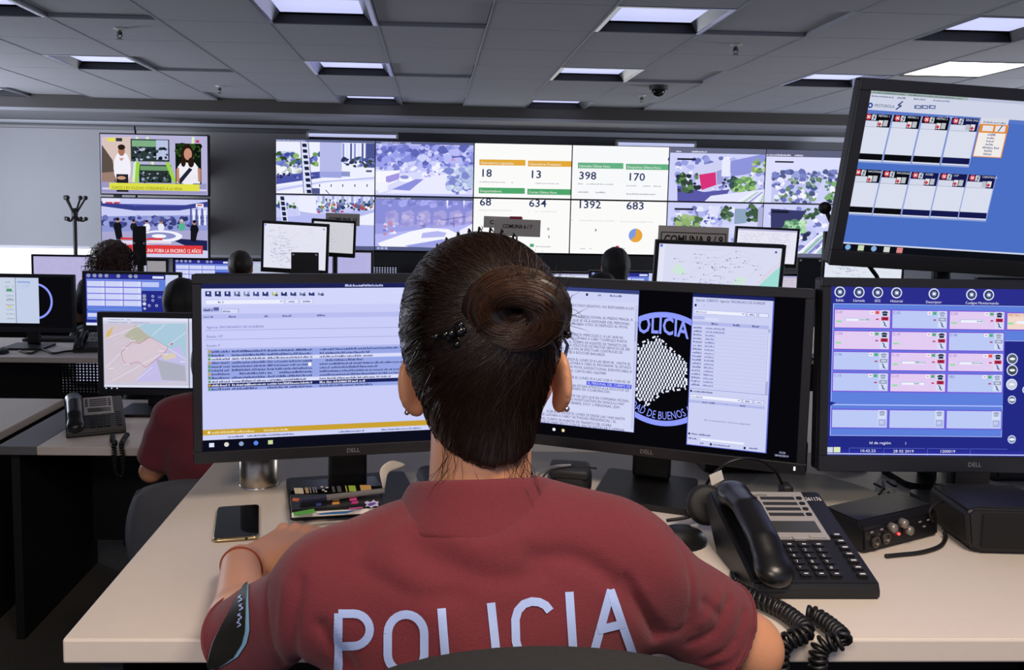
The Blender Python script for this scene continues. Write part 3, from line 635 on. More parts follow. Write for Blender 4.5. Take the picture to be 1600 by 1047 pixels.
def ui_radio(c, near):
    """the blue radio console programme"""
    L = lambda zx, zy: ((zx - 62 + 17 * (zy - 75) / 813) / 1444, (zy - 75 - .021 * (zx - 62)) / 813)
    def q(x0, y0, x1, y1, col, up=1):
        a = L(x0, y0); c.rect(a[0], a[1], a[0] + (x1 - x0) / 1444, a[1] + (y1 - y0) / 813, col, up)
    c.rect(0, 0, 1, 1, '2a2f9c'); c.rect(0, 0, 1, .095, '2b2e8c'); c.rect(0, .095, 1, .97, '232a86')
    # big rounded work area
    c.rect(.012, .10, .60, .70, 'b7c6ff'); c.rect(.014, .103, .60, .697, '5f80dc')
    c.rect(.012, .70, .60, .885, 'b7c6ff'); c.rect(.014, .703, .598, .882, '5f80dc'); c.poly([(.008, .68), (.03, .69), (.008, .71)], '232a86')
    c.rect(.60, .10, .985, .31, 'b7c6ff'); c.rect(.59, .103, .983, .307, '5f80dc')
    tops = [(110, 102, 'Salida'), (204, 104, 'Llamada'), (295, 106, 'SDS'), (388, 108, 'Historial'), (572, 114, 'Descriptor'), (757, 119, 'Cuelgue'), (842, 121, 'Monitoreando')]
    for x, y, s in tops:
        a = L(x, y); c.circ(a[0], a[1], .033, 'dde3ff', 18); c.circ(a[0], a[1], .026, '2a3352', 18); c.circ(a[0], a[1], .018, '5a6a98', 14)
        c.rect(a[0] - .005, a[1] - .008, a[0] + .005, a[1] + .008, 'e8ecff')
        if near: c.text(a[0], a[1] + .056, .015, s, 'e6e9ff', align='c')
    rows = [(187, 86), (290, 86), (390, 86), (492, 86), (669, 86)]
    names = ['C-01', 'C-02', 'C-03', 'C-04', 'C-14', 'C-08', 'C-06', 'C-12', 'C-10', 'C-15', 'C-13', 'YB2']
    pink = {0, 2, 3, 4, 7, 8, 10}; bars = {0, 2, 7, 8, 10}; redflag = {0, 8}
    for r in range(5):
        for k in range(3):
            x0 = 86 + k * 282 - [0, 2.5, 5, 7.5, 11][r]; y0 = rows[r][0] + k * 6; i = r * 3 + k
            bd = '7a4fd8' if r < 4 else '6a52d8'
            q(x0 - 5, y0 - 5, x0 + 275, y0 + 90, bd)
            q(x0, y0, x0 + 270, y0 + 85, 'e3ccf2' if (near and r < 4 and i in pink) else ('bccaf6' if near else 'ccd4f8'))
            if not near and r == 4: continue
            q(x0 + 224, y0 + 4, x0 + 264, y0 + 84, 'd6def6')
            if near:
                on = r < 4 and (i in pink)
                a = L(x0 + 244, y0 + 20)
                c.ell(a[0], a[1] - .002, .011, .012, '1f2a44' if on else '98a4c8', 10, a0=0, a1=180); c.rect(a[0] - .008, a[1], a[0] + .008, a[1] + .014, '26314e' if on else 'a3aecb')
                if r < 4:
                    q(x0 + 226, y0 + 36, x0 + 262, y0 + 54, 'c8385a' if on else '8b96b4'); q(x0 + 232, y0 + 40, x0 + 256, y0 + 50, '7e1f3c' if on else 'c4cce4'); a = L(x0 + 244, y0 + 70); c.line([(a[0] - .006, a[1] - .014), (a[0] + .001, a[1]), (a[0] - .003, a[1] + .005), (a[0] + .006, a[1] + .014)], .006, '3c4a8a')
                    q(x0 + 172, y0 + 6, x0 + 192, y0 + 22, 'f0f2ff'); q(x0 + 177, y0 + 12, x0 + 187, y0 + 16, 'c83a5a'); q(x0 + 198, y0 + 8, x0 + 216, y0 + 22, 'e2503c' if i in redflag else '4fae78'); q(x0 + 200, y0 + 44, x0 + 214, y0 + 51, 'b8486e')
                    a = L(x0 + 3, y0 + 17); c.text(a[0], a[1], .015, names[i], '6a64b0')
                    if i in pink: q(x0 + 6, y0 + 52, x0 + 34, y0 + 60, '8fe0a0')
                    if i in bars: q(x0 + 50, y0 + 40, x0 + 168, y0 + 54, '9ab0da'); q(x0 + 52, y0 + 42, x0 + 166, y0 + 54, 'eef2ff'); a = L(x0 + 115, y0 + 52); c.dashes(a[0], a[0] + .035, a[1], .009, '46507c', rnd)
                else: q(x0 + 226, y0 + 48, x0 + 262, y0 + 82, 'a9b4e6'); a = L(x0 + 232, y0 + 72); c.text(a[0], a[1], .018, 'FF', 'eef0ff')
    q(930, 205, 1205, 294, '7a4fd8'); q(935, 210, 1200, 288, 'f0d8cc' if near else 'bccaf6'); a = L(938, 226)
    if near: c.text(a[0], a[1], .016, 'METRO 1', 'c8683c'); q(936, 255, 964, 264, '8fe0a0'); q(980, 248, 1100, 262, 'eef2ff')
    for x, y, col in ((962, 432, '55606c'), (962, 487, '3f4a52'), (960, 556, 'c6ccdc'), (962, 631, '6a768c'), (963, 824, '6a86b0')):
        a = L(x, y); c.circ(a[0], a[1], .034 if y < 600 else .025, 'dde3ff', 18); c.circ(a[0], a[1], .028 if y < 600 else .02, col, 18); c.ell(a[0], a[1], .01, .008, 'eef0f8', 10)
    for i, (x, y) in enumerate(((.72, .42), (.72, .50), (.76, .60), (.68, .60))): c.circ(x, y, .025, 'dde3ff', 12); c.circ(x, y, .018, '4a5888', 12)
    c.rect(.77, .40, .93, .47, '3c469c'); c.dashes(.78, .92, .44, .012, 'dfe3ff', rnd)
    if near:
        for x, y, s in ((258, 838, 'Id de región'), (433, 843, '1'), (212, 876, '10.42.23'), (376, 880, '28 02 2019'), (606, 884, '1200019')):
            a = L(x, y); c.text(a[0], a[1], .016, s, 'eef0ff', width={'Id de región': .073, '10.42.23': .053, '28 02 2019': .07, '1200019': .053}.get(s))
        for x0, x1 in ((160, 320), (330, 535), (545, 750), (757, 942)):
            a = L(x0, 852 + .021 * x0); b2 = L(x1, 852 + .021 * x0); c.line([(a[0], a[1] + .05), (a[0], a[1]), (b2[0], a[1])], .003, '5a64d0')
        q(50, 850, 80, 876, 'd0d6e8'); q(84, 850, 116, 876, 'dfe8b8'); c.line([(.004, .992), (.995, .992)], .006, 'c8d0ff')
    else:
        c.rect(.86, 0, 1, 1, 'c9cff0'); c.rect(.86, .28, 1, .55, '9fd8a4'); c.rect(.86, .55, 1, .85, 'e6ea86'); c.rect(.72, .03, .84, .075, 'dfe4ff'); c.rect(.014, .70, .60, .76, '4a6ac8')
        c.rect(0, .95, .3, 1, 'dfe4ff')

def ui_dispatch(c):
    c.rect(0, 0, 1, 1, 'c9cdf8'); c.rect(0, 0, 1, .03, '1c2156'); c.dashes(.47, .60, .022, .014, 'cfd4ff', random.Random(9), 1)
    c.rect(0, .03, 1, .13, 'd2d6fb'); r = random.Random(2)
    for i in range(13):
        u = .012 + i * .0305; c.rect(u, .045 + .001 * i, u + .019, .075, ['2a3370', '1f2a5e', '2a3370', '6a749c', '8a93b4', '4a5590', '23306a', 'b7bd88', '1f2a5e', '3a4680', '7a84a8', '2a3370', '8a93b4'][i]); c.circ(u + .009, .056, .007, 'dfe3ff', 8); c.rect(u + .011, .066, u + .02, .077, '39447e')
    c.rect(.012, .095, .265, .125, 'a9aee0'); c.rect(.013, .097, .264, .123, 'eceeff'); c.dashes(.016, .07, .116, .012, '6a70a0', r); c.poly([(.253, .106), (.260, .106), (.2565, .113)], '23306a')
    for u in (.27, .318): c.rect(u, .097, u + .043, .122, '9aa0d6'); c.rect(u + .001, .098, u + .042, .121, 'e4e7ff'); c.dashes(u + .01, u + .034, .115, .01, '3a4280', r)
    c.rect(.004, .14, .055, .17, 'b3b8ea'); c.dashes(.006, .035, .163, .013, '2c3468', r); c.rect(.038, .14, .055, .16, '5a6298'); c.rect(.062, .15, .118, .175, '9298d0'); c.rect(.064, .152, .116, .175, 'd6daf8'); c.dashes(.068, .09, .17, .012, '2c3468', r)
    c.rect(0, .18, 1, .21, 'b9bef0'); 
    for u in (.006, .085, .20, .26, .375, .74): c.dashes(u, u + .03, .202, .012, '3a4280', r)
    for v, s in ((.265, 'Agencia: ENCARGADO DE GUARDIA'), (.32, 'Estado: GT'), (.375, 'Estado: P')):
        c.text(.015, v, .014, s, '5a62a4'); c.line([(.01, v + .012), (.99, v + .012)], .003, '9aa0d8')
    rows = ['b', 'b', 'w', 'b', 'b', 'b', 'b', 'b', 'w', 's', 'b']; v = .392; hh = .0225
    for i, k in enumerate(rows):
        c.rect(.018, v, 1, v + hh * (1 if k != 's' else 1.1), {'b': '97a6e6', 'w': 'd9ddfb', 's': '1d2560'}[k]); col = 'e9ecff' if k == 's' else '28306a'
        c.rect(.019, v + .004, .027, v + hh - .004, '5a9a5c' if i % 3 else 'c8a03c')
        for u0, u1 in ((.03, .088), (.095, .205), (.21, .36), (.385, .385 + r.uniform(.12, .34)), (.745, .745 + r.uniform(.1, .22))): c.dashes(u0, u1, v + hh * .8, .0125, col, r, .97)
        v += hh
    c.pe(484, 569, 3, 3, 'ffffff', 6); c.rect(0, .872, 1, .905, 'c8a032'); c.dashes(.03, .28, .897, .013, 'f0e0a8', r); c.circ(.02, .889, .009, 'f3e6bc', 8)
    c.rect(0, .905, 1, .935, 'cfd3f8'); c.dashes(.02, .3, .926, .011, '4a5290', r); c.dashes(.45, .54, .926, .010, '4a5290', r); c.dashes(.6, .74, .926, .010, '4a5290', r)
    c.rect(0, .935, 1, 1, '0b0d1c')
    for i, col in enumerate(('dfe6ff', 'd9d9d2', '8fa0c8', '5a86e8', 'c8d8a0')): u = .02 + i * .048; c.rect(u, .953, u + .016, .978, col) if i in (0, 4) else c.circ(u + .008, .966, .014, col, 12)

def ui_policia(c):
    bl = '8f9cff'; c.rect(0, 0, 1, 1, '07070c')
    uv = c.uv; k = c.h / c.w
    u0, v0 = uv(1036, 577); rr = .365
    c.ring(u0, v0, rr * k, rr, .034, bl, 72)
    def Z(zx, zy): return uv(820 + zx * .3153, 430 + zy * .3153)
    # word along the top
    V, F, W = text_geo('POLICIA', .02); 
    def arc(x, y, rad, span, up, cap):
        # x runs 0..W along the arc, y is height over the baseline
        a = (x / W - .5) * span
        rd = rad + y * cap * up
        return (u0 + k * rd * math.sin(a), v0 - up * rd * math.cos(a)) if up > 0 else (u0 + k * rd * math.sin(a), v0 + rd * math.cos(a))
    a = Z(520, 272); b = Z(812, 310)
    kk = .105 / .69; wid = b[0] - a[0]
    c.l += 1; c.raw([(a[0] + x / W * wid, a[1] + .024 + (x / W) * .006 - y * kk - .02 * math.sin(math.pi * x / W)) for x, y in V], F, bl)
    V, F, W = text_geo('CIUDAD DE BUENOS AIRES'); cap = .05 / .69
    c.l += 1; c.raw([(u0 + k * (.322 - y * cap) * math.sin((x / W - .5) * R(106)), v0 + (.322 - y * cap) * math.cos((x / W - .5) * R(106))) for x, y in V], F, bl)
    out = [Z(*p) for p in ((655, 300), (800, 430), (802, 562), (690, 577), (600, 650), (552, 600), (548, 500), (556, 345))]
    c.poly(out, '0a0a12')
    def inside(u, v):
        r = False
        for (x1, y1), (x2, y2) in zip(out, out[1:] + out[:1]):
            if (y1 > v) != (y2 > v) and u < (x2 - x1) * (v - y1) / (y2 - y1) + x1: r = not r
        return r
    umin, umax = min(p[0] for p in out), max(p[0] for p in out); vmin, vmax = min(p[1] for p in out), max(p[1] for p in out)
    P = []; F = []; n = 0; v = vmin + .02; row = 0
    while v < vmax:
        u = umin + (.0055 if row % 2 else 0)
        while u < umax:
            if inside(u, v) and inside(u + .003, v + .018) and inside(u, v - .01):
                i = len(P); P += [(u, v), (u + .0022, v - .004), (u + .0062, v - .004), (u + .0062, v + .012), (u + .004, v + .018), (u, v + .018)]; F.append([i + j for j in range(6)])
            u += .011
        v += .0215; row += 1
    c.l += 1; c.raw(P, F, 'e8ebff')
    for (x1, y1), (x2, y2) in zip(out, out[1:] + out[:1]):
        L = math.hypot((x2 - x1) / k, y2 - y1); m = max(2, int(L / .032))
        for i in range(m):
            a0, a1 = (i + .1) / m, (i + (.72 if i % 2 else .3)) / m
            c.line([(x1 + (x2 - x1) * a0, y1 + (y2 - y1) * a0), (x1 + (x2 - x1) * a1, y1 + (y2 - y1) * a1)], .011, 'e8ebff', 1 if i == 0 else 0)
    # the document on the left
    r = random.Random(8); c.rect(.0, .005, .452, .925, '3a4480', 3); c.rect(.002, .03, .45, .922, 'd3d7f6'); c.rect(.002, .03, .45, .085, 'cdd2f6'); c.rect(.26, .04, .268, .056, '1c2250'); c.dashes(.285, .39, .053, .013, '2c3468', r)
    c.rect(.44, .1, .447, .9, 'c3c8ec'); c.rect(.4405, .2, .4465, .33, 'a4abd8')
    lines = [(541, 172, 'RESULTADO NEGATIVO, NO RESPONDEN A LOS', 220), (215, 172, 'MEDIOS', 170), (536, 227, 'UN MOVIL JURISDICCIONAL AL PREDIO PRAGA, A', 190), (521, 247, 'TO YA QUE SE VA A DISPONER DEL PERSONAL', 185), (512, 264, 'LUGAR PARA OTRO. SE DESPLAZO AL MOVIL', 205),
      (490, 316, 'DESDE EL MIERCOLES 21 A LAS 18:00 HS.', 224), (507, 335, 'SE LLEVARA A CABO "COMPLEJO PUNTA', 230), (510, 356, 'EL CUERPO DE AGENTES DE TRANSITO DEL', 220), (522, 374, 'A LA SOLICITUD DE PRESTAR SERVICIO DE SER', 202), (485, 389, 'RACION A FIN DE EFECTUAR CONTROLES DE', 170), (400, 400, 'YACENTES A BOLICHES BAILABLES.', 165),
      (525, 446, 'DESDE EL LUNES 29 A LAS 08:00 HS.  HASTA EL', 203), (527, 464, 'SE LLEVARA A CABO EL PROGRAMA "EL ESTADO', 198), (531, 484, 'TA UN MOVIL JURISDICCIONAL IDENTIFICABLE A', 195), (403, 493, 'SITIVO. CARTA NRO 25629989', 195), (523, 536, 'DESDE EL LUNES 29 A LAS 13:00 A 15:00 HS. SE', 200), (524, 558, '@EL PERSONAL DEL CUERPO DE', 312), (517, 577, 'DEL GCABA ESTARA ATENTOS A LA SOLICITUD DE', 180), (424, 584, 'SER NECESARIO EN COLABORACION.', 180),
      (517, 629, 'DROGAS INF VIA QSO QUE EN COMISARIA VECINAL', 166), (495, 645, 'NDO TAREAS INVESTIGATIVAS EN VEHICULO FIAT', 150), (475, 661, 'CO DOM: 38A805, DOT: 2 PERSONAS. (DIV.', 150), (190, 653, 'ERALES)', 140), (497, 718, 'A/28/2018  DESDE EL LUNES 29 DESDE LAS 14:00 HASTA', 108), (454, 731, 'SE LLEVARA A CABO "ACTIVIDAD PRESIDENCIAL", EL', 85), (430, 750, 'DEL CUERPO DE AGENTES DE TRANSITO DEL GCABA', 80), (494, 774, 'SERVICIO ESPECIFICO CON EL FIN DE INSTALAR Y OPERAR', 60)]
    for xr, yr, s, xl in lines:
        b = Z(xr, yr); a = Z(xl, yr)
        if s.startswith('@'): s = s[1:]; c.rect(a[0] - .004, b[1] - .021, b[0] + .004, b[1] + .006, '3f4fe0'); c.text(b[0], b[1], .017, s, 'dfe4ff', width=b[0] - a[0], align='r')
        else: c.text(b[0], b[1], .017, s, '1f2660', width=b[0] - a[0], align='r')
    for i, col in enumerate(('e8ecff', 'e8d8a0')): c.circ(.155 + .035 * i, .962, .011, col, 10)
    # the list window on the right
    W0, W1, T0, T1 = .636, .904, .005, .965; c.rect(W0, T0, W1, T1, '5a64c8', 3); c.rect(W0, T0, W1, T0 + .022, '1c2360'); X = lambda f: W0 + (W1 - W0) * f; c.rect(X(.01), T0 + .022, X(.985), T1 - .005, 'ccd1f4')
    c.text(X(.04), .052, .016, 'Agencias  SUBIENTO  Agencias "ENCARGADO DE GUARDIA"', '39427e', width=(W1 - W0) * .86); c.rect(X(.03), .07, X(.055), .085, '141a44'); c.dashes(X(.07), X(.15), .083, .012, '39427e', r)
    def bar(v):
        c.rect(X(.03), v, X(.66), v + .025, '9aa2d8'); c.rect(X(.033), v + .002, X(.657), v + .023, 'eef0ff'); c.dashes(X(.05), X(.18), v + .018, .01, '7a80b0', r); c.poly([(X(.62), v + .009), (X(.645), v + .009), (X(.632), v + .016)], '23306a')
        for f in (.68, .82): c.rect(X(f), v, X(f + .12), v + .025, '8a92cc'); c.rect(X(f + .005), v + .002, X(f + .115), v + .023, 'e4e7ff'); c.dashes(X(f + .03), X(f + .09), v + .017, .01, '3a4280', r)
    bar(.105); c.rect(X(.02), .145, X(.16), .163, 'b3b9e8'); c.rect(X(.17), .152, X(.34), .17, 'd8dcfa'); c.rect(X(.01), .178, X(.95), .2, 'b3b9ea')
    for f in (.25, .52, .75): c.dashes(X(f), X(f + .08), .193, .012, '39427e', r)
    for i in range(17):
        v = .222 + i * .0225; c.dashes(X(.03), X(.14), v, .012, '5058a0', r, 1); c.dashes(X(.18), X(.3 + (.12 if i < 2 else 0)), v, .011, '6a72b4', r, 1); c.line([(X(.02), v + .006), (X(.93), v + .006)], .0012, 'b0b6e2')
    c.rect(X(.945), .2, X(.975), .6, 'aab0dc'); c.rect(X(.95), .22, X(.97), .52, 'd9dcfa'); c.line([(X(.01), .602), (X(.985), .602)], .003, '8a92cc'); c.rect(X(.02), .612, X(.045), .625, '141a44'); c.dashes(X(.06), X(.3), .624, .012, '39427e', r); bar(.64); c.rect(X(.01), .675, X(.95), .692, 'b3b9ea')
    for f in (.18, .27, .42, .65): c.dashes(X(f), X(f + .07), .688, .01, '39427e', r)
    c.text(X(.5), .80, .012, 'No se encontraron recursos asignados', '6a70a8', align='c'); c.rect(X(.02), .885, X(.045), .897, '141a44'); c.dashes(X(.06), X(.3), .896, .012, '39427e', r); c.rect(X(.18), .913, X(.72), .926, 'eef0ff'); c.dashes(X(.02), X(.13), .926, .012, '4a5290', r); c.dashes(X(.05), X(.22), .95, .011, '4a5290', r); c.rect(X(.3), .938, X(.325), .953, '141a44'); c.dashes(X(.34), X(.55), .95, .011, '4a5290', r); c.rect(X(.72), .938, X(.745), .953, '141a44'); c.dashes(X(.79), X(.95), .947, .011, '4a5290', r)
    c.text(.965, .955, .012, '10:26', 'c8ccf0', align='r'); c.text(.975, .975, .012, '28/02/2019', 'c8ccf0', align='r')

def ui_console(c):
    Zp = lambda x, y: (1270 + x * .3056, 120 + y * .3056)
    def q(pts, col, up=1): c.pp([Zp(*p) for p in pts], col, up)
    def rr(x0, y0, x1, y1, col, up=1, top=.052, lean=-.235):
        # an upright rectangle as the tilted screen shows it: x0,y0 its upper left corner in the crop
        h = y1 - y0; q([(x0 + lean * h, y1), (x1 + lean * h, y1 + top * (x1 - x0)), (x1, y0 + top * (x1 - x0)), (x0, y0)], col, up)
    r = random.Random(4)
    c.rect(0, 0, 1, 1, '4a6fc4'); c.rect(0, 0, 1, .125, 'cfd4e8'); c.rect(0, 0, .35, .018, '9fb0ae'); c.dashes(.01, .33, .014, .009, '5a6a70', r); c.rect(.35, 0, 1, .018, 'b9c0d8'); c.dashes(.01, .3, .036, .01, '5a6488', r); c.rect(0, .115, .62, .14, '5a78c8'); c.dashes(.26, .33, .135, .012, 'cfd8f4', r, 1); c.rect(.62, .115, 1, .14, 'dfe3f4')
    c.dashes(.76, .86, .133, .010, '39427e', r); a = c.uv(*Zp(292, 146)); c.circ(a[0], a[1], .017, '2a4a9c', 14); c.circ(a[0], a[1], .007, 'e8ecff', 8); a = c.uv(*Zp(312, 153)); c.text(a[0], a[1], .018, 'MOTOROLA', '1c2250', width=.072)
    a = c.uv(*Zp(440, 150)); c.line([(a[0] + .01, a[1] - .03), (a[0] - .005, a[1] - .005), (a[0] + .008, a[1] - .004), (a[0] - .01, a[1] + .022)], .008, '39427e')
    for x in (534, 570, 608): a = c.uv(*Zp(x, 157)); c.rect(a[0] - .012, a[1] - .014, a[0] + .012, a[1] + .008, '5a6a98'); c.rect(a[0] - .006, a[1] - .008, a[0] + .008, a[1] + .002, 'cfd4e8')
    cells = [(265, 187, 'METRO 1', 0), (412, 194, 'METRO 2', 0), (559, 201, 'METRO 3', 0), (707, 208, 'GRAL PAZ', 1)]
    low = [(212, 470, 'NACIONAL 1', 0), (357, 478, 'NACIONAL 2', 0), (502, 485, 'ACHED', 1), (647, 491, 'UCP', 1), (790, 498, 'CIENTIFICA', 1)]
    for x, y, s, b in cells + low:
        top = (x, y) in [(p[0], p[1]) for p in cells]; hh = 240 if top else 226; dk = '16194e' if b else '0b0b12'
        rr(x - 3, y, x + 144, y + hh + 8, '8fa2d8'); rr(x, y, x + 139, y + hh, 'd9deee'); rr(x, y, x + 139, y + 66, dk)
        rr(x - 8, y + 35, x + (66 if not b or s in('ACHED', 'UCP') else 92), y + 65, 'd3d8ea')
        sw = s in ('GRAL PAZ', 'CIENTIFICA')
        for j, kx in enumerate((78, 104)): rr(x + kx - 8, y + 35, x + kx + 14, y + 65, 'e8e4e4' if (j == (1 if sw else 0)) else 'b8bfc8')
        px_ = x + (104 if sw else 78) + 3 - 8; a = c.uv(*Zp(px_, y + 55)); c.rect(a[0] - .0065, a[1] - .0045, a[0] + .0065, a[1] + .0045, 'c03048'); c.rect(a[0] - .0026, a[1] - .0115, a[0] + .0026, a[1] + .0115, 'c03048')
        a = c.uv(*Zp(x + 18, y + 17)); c.circ(a[0], a[1], .019, 'c43a48', 14); c.line([(a[0] - .005, a[1] - .008), (a[0] + .005, a[1] + .008)], .006, 'f0e0e4'); c.line([(a[0] + .005, a[1] - .008), (a[0] - .005, a[1] + .008)], .006, 'f0e0e4')
        rr(x + 38, y + 5, x + 60, y + 34, 'd0d8e0'); a = c.uv(*Zp(x + 47, y + 20)); c.line([(a[0] + .006, a[1] - .02), (a[0] - .004, a[1]), (a[0] + .003, a[1]), (a[0] - .006, a[1] + .02)], .006, '5a6a80')
        a = c.uv(*Zp(x + 68, y + 17)); c.text(a[0], a[1], .012, s, 'dfe4f4', width=.0056 * len(s))
        rr(x - 2 - hh * .235 * .82, y + hh * .84, x + 137 - hh * .235 * .82, y + hh * .97, dk, lean=-.2)
    rr(858, 208, 1002, 248, 'd8dae6'); c.dashes(*[c.uv(*Zp(870, 235))[0], c.uv(*Zp(985, 240))[0], c.uv(*Zp(870, 235))[1]], .012, '7a80a0', r)
    rr(853, 240, 1000, 408, 'e08a34'); rr(846, 284, 984, 404, 'f0ecea')
    rr(868, 248, 922, 276, 'e6e4ea'); rr(933, 250, 984, 280, 'e6e4ea'); a = c.uv(*Zp(955, 264)); c.line([(a[0] + .006, a[1] - .02), (a[0] - .006, a[1] + .02)], .006, '39427e')
    for i in range(7): a = c.uv(*Zp(890 - i * 3.6, 300 + i * 16.5)); c.dashes(a[0] - (.008 if i == 4 else 0), a[0] + (.05 if i == 4 else .028), a[1], .014, '6a6f98', r, 1)
    c.rect(0, .948, 1, .958, 'cfd6f0'); c.rect(0, .958, 1, 1, '0e1018'); 
    for i, col in enumerate(('7fb0e8', 'c8d8b8', '8ab0e0', 'd0d8d0', 'd88a8a')):
        a = .014 + i * .048; c.rect(a, .962, a + .022, .996, col) if i in (1, 3, 4) else c.circ(a + .011, .979, .018, col, 12)

def ui_map_city(c):
    c.rect(0, 0, 1, 1, 'c9c6d8'); r = random.Random(7); Zp = lambda x, y: (.2483 * x, 380 + .2483 * y)
    q = lambda pts, col: c.pp([Zp(*p) for p in pts], col)
    c.rect(0, 0, 1, .045, 'dfe2f4'); c.dashes(.06, .3, .035, .012, '6a70a0', r); c.rect(0, .045, 1, .085, 'cfd2e6'); c.dashes(.06, .5, .075, .012, '6a70a0', r)
    q([(668, 510), (1172, 505), (1172, 868), (668, 880)], 'cfc3cf'); q([(860, 508), (1172, 505), (1172, 730), (1090, 690), (945, 590)], 'a9c9dc'); q([(855, 515), (945, 590), (880, 632), (780, 585)], 'b5b5a4'); q([(690, 545), (718, 520), (700, 570), (672, 606), (668, 570)], 'd8b870')
    q([(1010, 700), (1130, 640), (1172, 740), (1172, 868), (845, 872)], 'c3bde8'); q([(985, 730), (1165, 770), (1172, 868), (1020, 860)], 'aeb0c0'); q([(1010, 700), (1100, 690), (1110, 720), (1040, 735)], 'd8cbb8'); q([(760, 690), (950, 590), (1060, 655), (920, 780), (860, 745), (765, 750)], 'd6c6d2')
    for a, b in (((668, 600), (900, 510)), ((700, 870), (1010, 700)), ((945, 590), (1172, 730)), ((960, 580), (1040, 510)), ((1060, 640), (1172, 560)), ((668, 780), (760, 690)), ((860, 860), (960, 780))): c.line([c.uv(*Zp(*a)), c.uv(*Zp(*b))], .006, 'eceaf4')
    for i in range(26):
        x = r.uniform(690, 980); y = r.uniform(600, 850); c.line([c.uv(*Zp(x, y)), c.uv(*Zp(x + 70, y - 45))], .003, 'dcd2dc')
    c.line([c.uv(*Zp(*p)) for p in ((945, 590), (880, 632), (832, 620), (790, 660), (765, 690), (775, 735), (800, 765), (870, 745), (920, 780), (1040, 690), (1060, 655), (945, 590))], .006, 'b86a7c')
    for x, y in ((840, 615), (790, 662), (800, 764), (1020, 680), (1040, 700), (700, 790), (1155, 748)): a = c.uv(*Zp(x, y)); c.dashes(a[0] - .03, a[0] + .03, a[1], .014, 'f3f2fa', r, 1)
    c.blobs(.2483 * 1070, 380 + .2483 * 630, .2483 * 1085, 380 + .2483 * 636, 3, 1.5, ['d0405c'], r); c.rect(0, .94, 1, .985, 'dcdff2'); c.dashes(.02, .1, .97, .012, '8a90b0', r); c.rect(.925, 0, .933, 1, '3a3f58'); c.rect(.933, .045, 1, .97, 'd3d8f0')
    for i in range(36): c.line([(.936, .08 + i * .024), (.99, .08 + i * .024)], .003, 'a8b0d4')
    c.rect(0, .97, 1, 1, '0d0e16'); [c.circ(.02 + .06 * i, .985, .01, 'e0e4f4', 8) for i in range(3)]

def ui_map_points(c, teal=True, seed=3, body='d9dbf2'):
    r = random.Random(seed); c.rect(0, 0, 1, 1, body); c.rect(0, 0, .05, 1, 'e2e4f6')
    if teal: c.poly([(.70, 1), (.84, .56), (1, .26), (1, 1)], '9fdcd6'); c.line([(.68, 1), (.82, .55), (1, .21)], .012, 'e9c8c0'); c.poly([(.62, .56), (.66, .44), (.74, .46), (.72, .56)], 'cfe6da'); c.poly([(.12, .40), (.16, .26), (.25, .42), (.18, .46)], 'cfe6da')
    for i in range(16):
        x, y = r.uniform(.05, .9), r.uniform(.05, .9); c.line([(x, y), (x + r.uniform(-.3, .3), y + r.uniform(-.4, .4))], .004, 'c3c6e0')
    for i in range(70 if teal else 130):
        x, y = r.gauss(.5, .25), r.gauss(.36, .22)
        if not teal: x, y = r.gauss(.27, .12), r.gauss(.6, .22)
        if .04 < x < .93 and .05 < y < .95: c.rect(x, y, x + .008, y + .014, ['5a5f90', '8a8ec0', '7a6a88'][i % 3], 1 if i == 0 else .02); c.rect(x + .01, y + .004, x + .045, y + .009, 'b5b8d6', 0)
    c.circ(.955, .06, .018, '3a4a88', 6); c.rect(.01, .01, .03, .05, '5a74e0')

def ui_windows(c, ring=True):
    r = random.Random(6); c.rect(0, 0, 1, 1, '0a0a0f')
    if ring: c.ring(.60, .48, .19, .36, .04, '8f9cff', 40)
    c.rect(0, .02, .39, .92, 'c9d3e6'); c.rect(.39, .02, .64, .92, 'c3cfe8'); c.rect(.386, .02, .392, .92, '5a6a8a')
    for i in range(9): c.dashes(.28, .37, .12 + i * .09, .02, '7a8aa8', r); c.dashes(.41, .55, .12 + i * .015, .01, '9aaad0', r, .3)
    c.rect(.29, .24, .35, .29, '4f9a6c'); c.rect(.30, .58, .34, .61, 'd8c85a'); c.rect(.29, .44, .36, .45, '2a3a4a'); c.rect(.41, .09, .55, .12, '8fa8e0')
def ui_plain(c, col='c9c3ea', cols=1):
    r = random.Random(int(c.frame.translation.x * 100)); c.rect(0, 0, 1, 1, col); c.rect(0, 0, 1, .05, 'b3b0d8')
    for i in range(14): c.dashes(.05, .9, .12 + i * .05, .015, 'a8a2cc', r, .6)
def ui_three(c):
    c.rect(0, 0, 1, 1, '1c1e28')
    c.rect(.01, .02, .33, .97, 'b9c0d4'); c.rect(.34, .02, .66, .97, 'b6b4cc'); c.rect(.67, .02, .99, .97, '9a969c'); c.rect(.05, .2, .3, .24, '5a8a8c'); c.rect(.15, .24, .2, .9, '3a7a70'); r = random.Random(3)
    for i in range(10): c.dashes(.02, .3, .3 + i * .06, .015, '8a94b0', r, .5); c.dashes(.36, .64, .1 + i * .08, .015, '9a98b8', r, .7)

W24, H24 = .531, .299
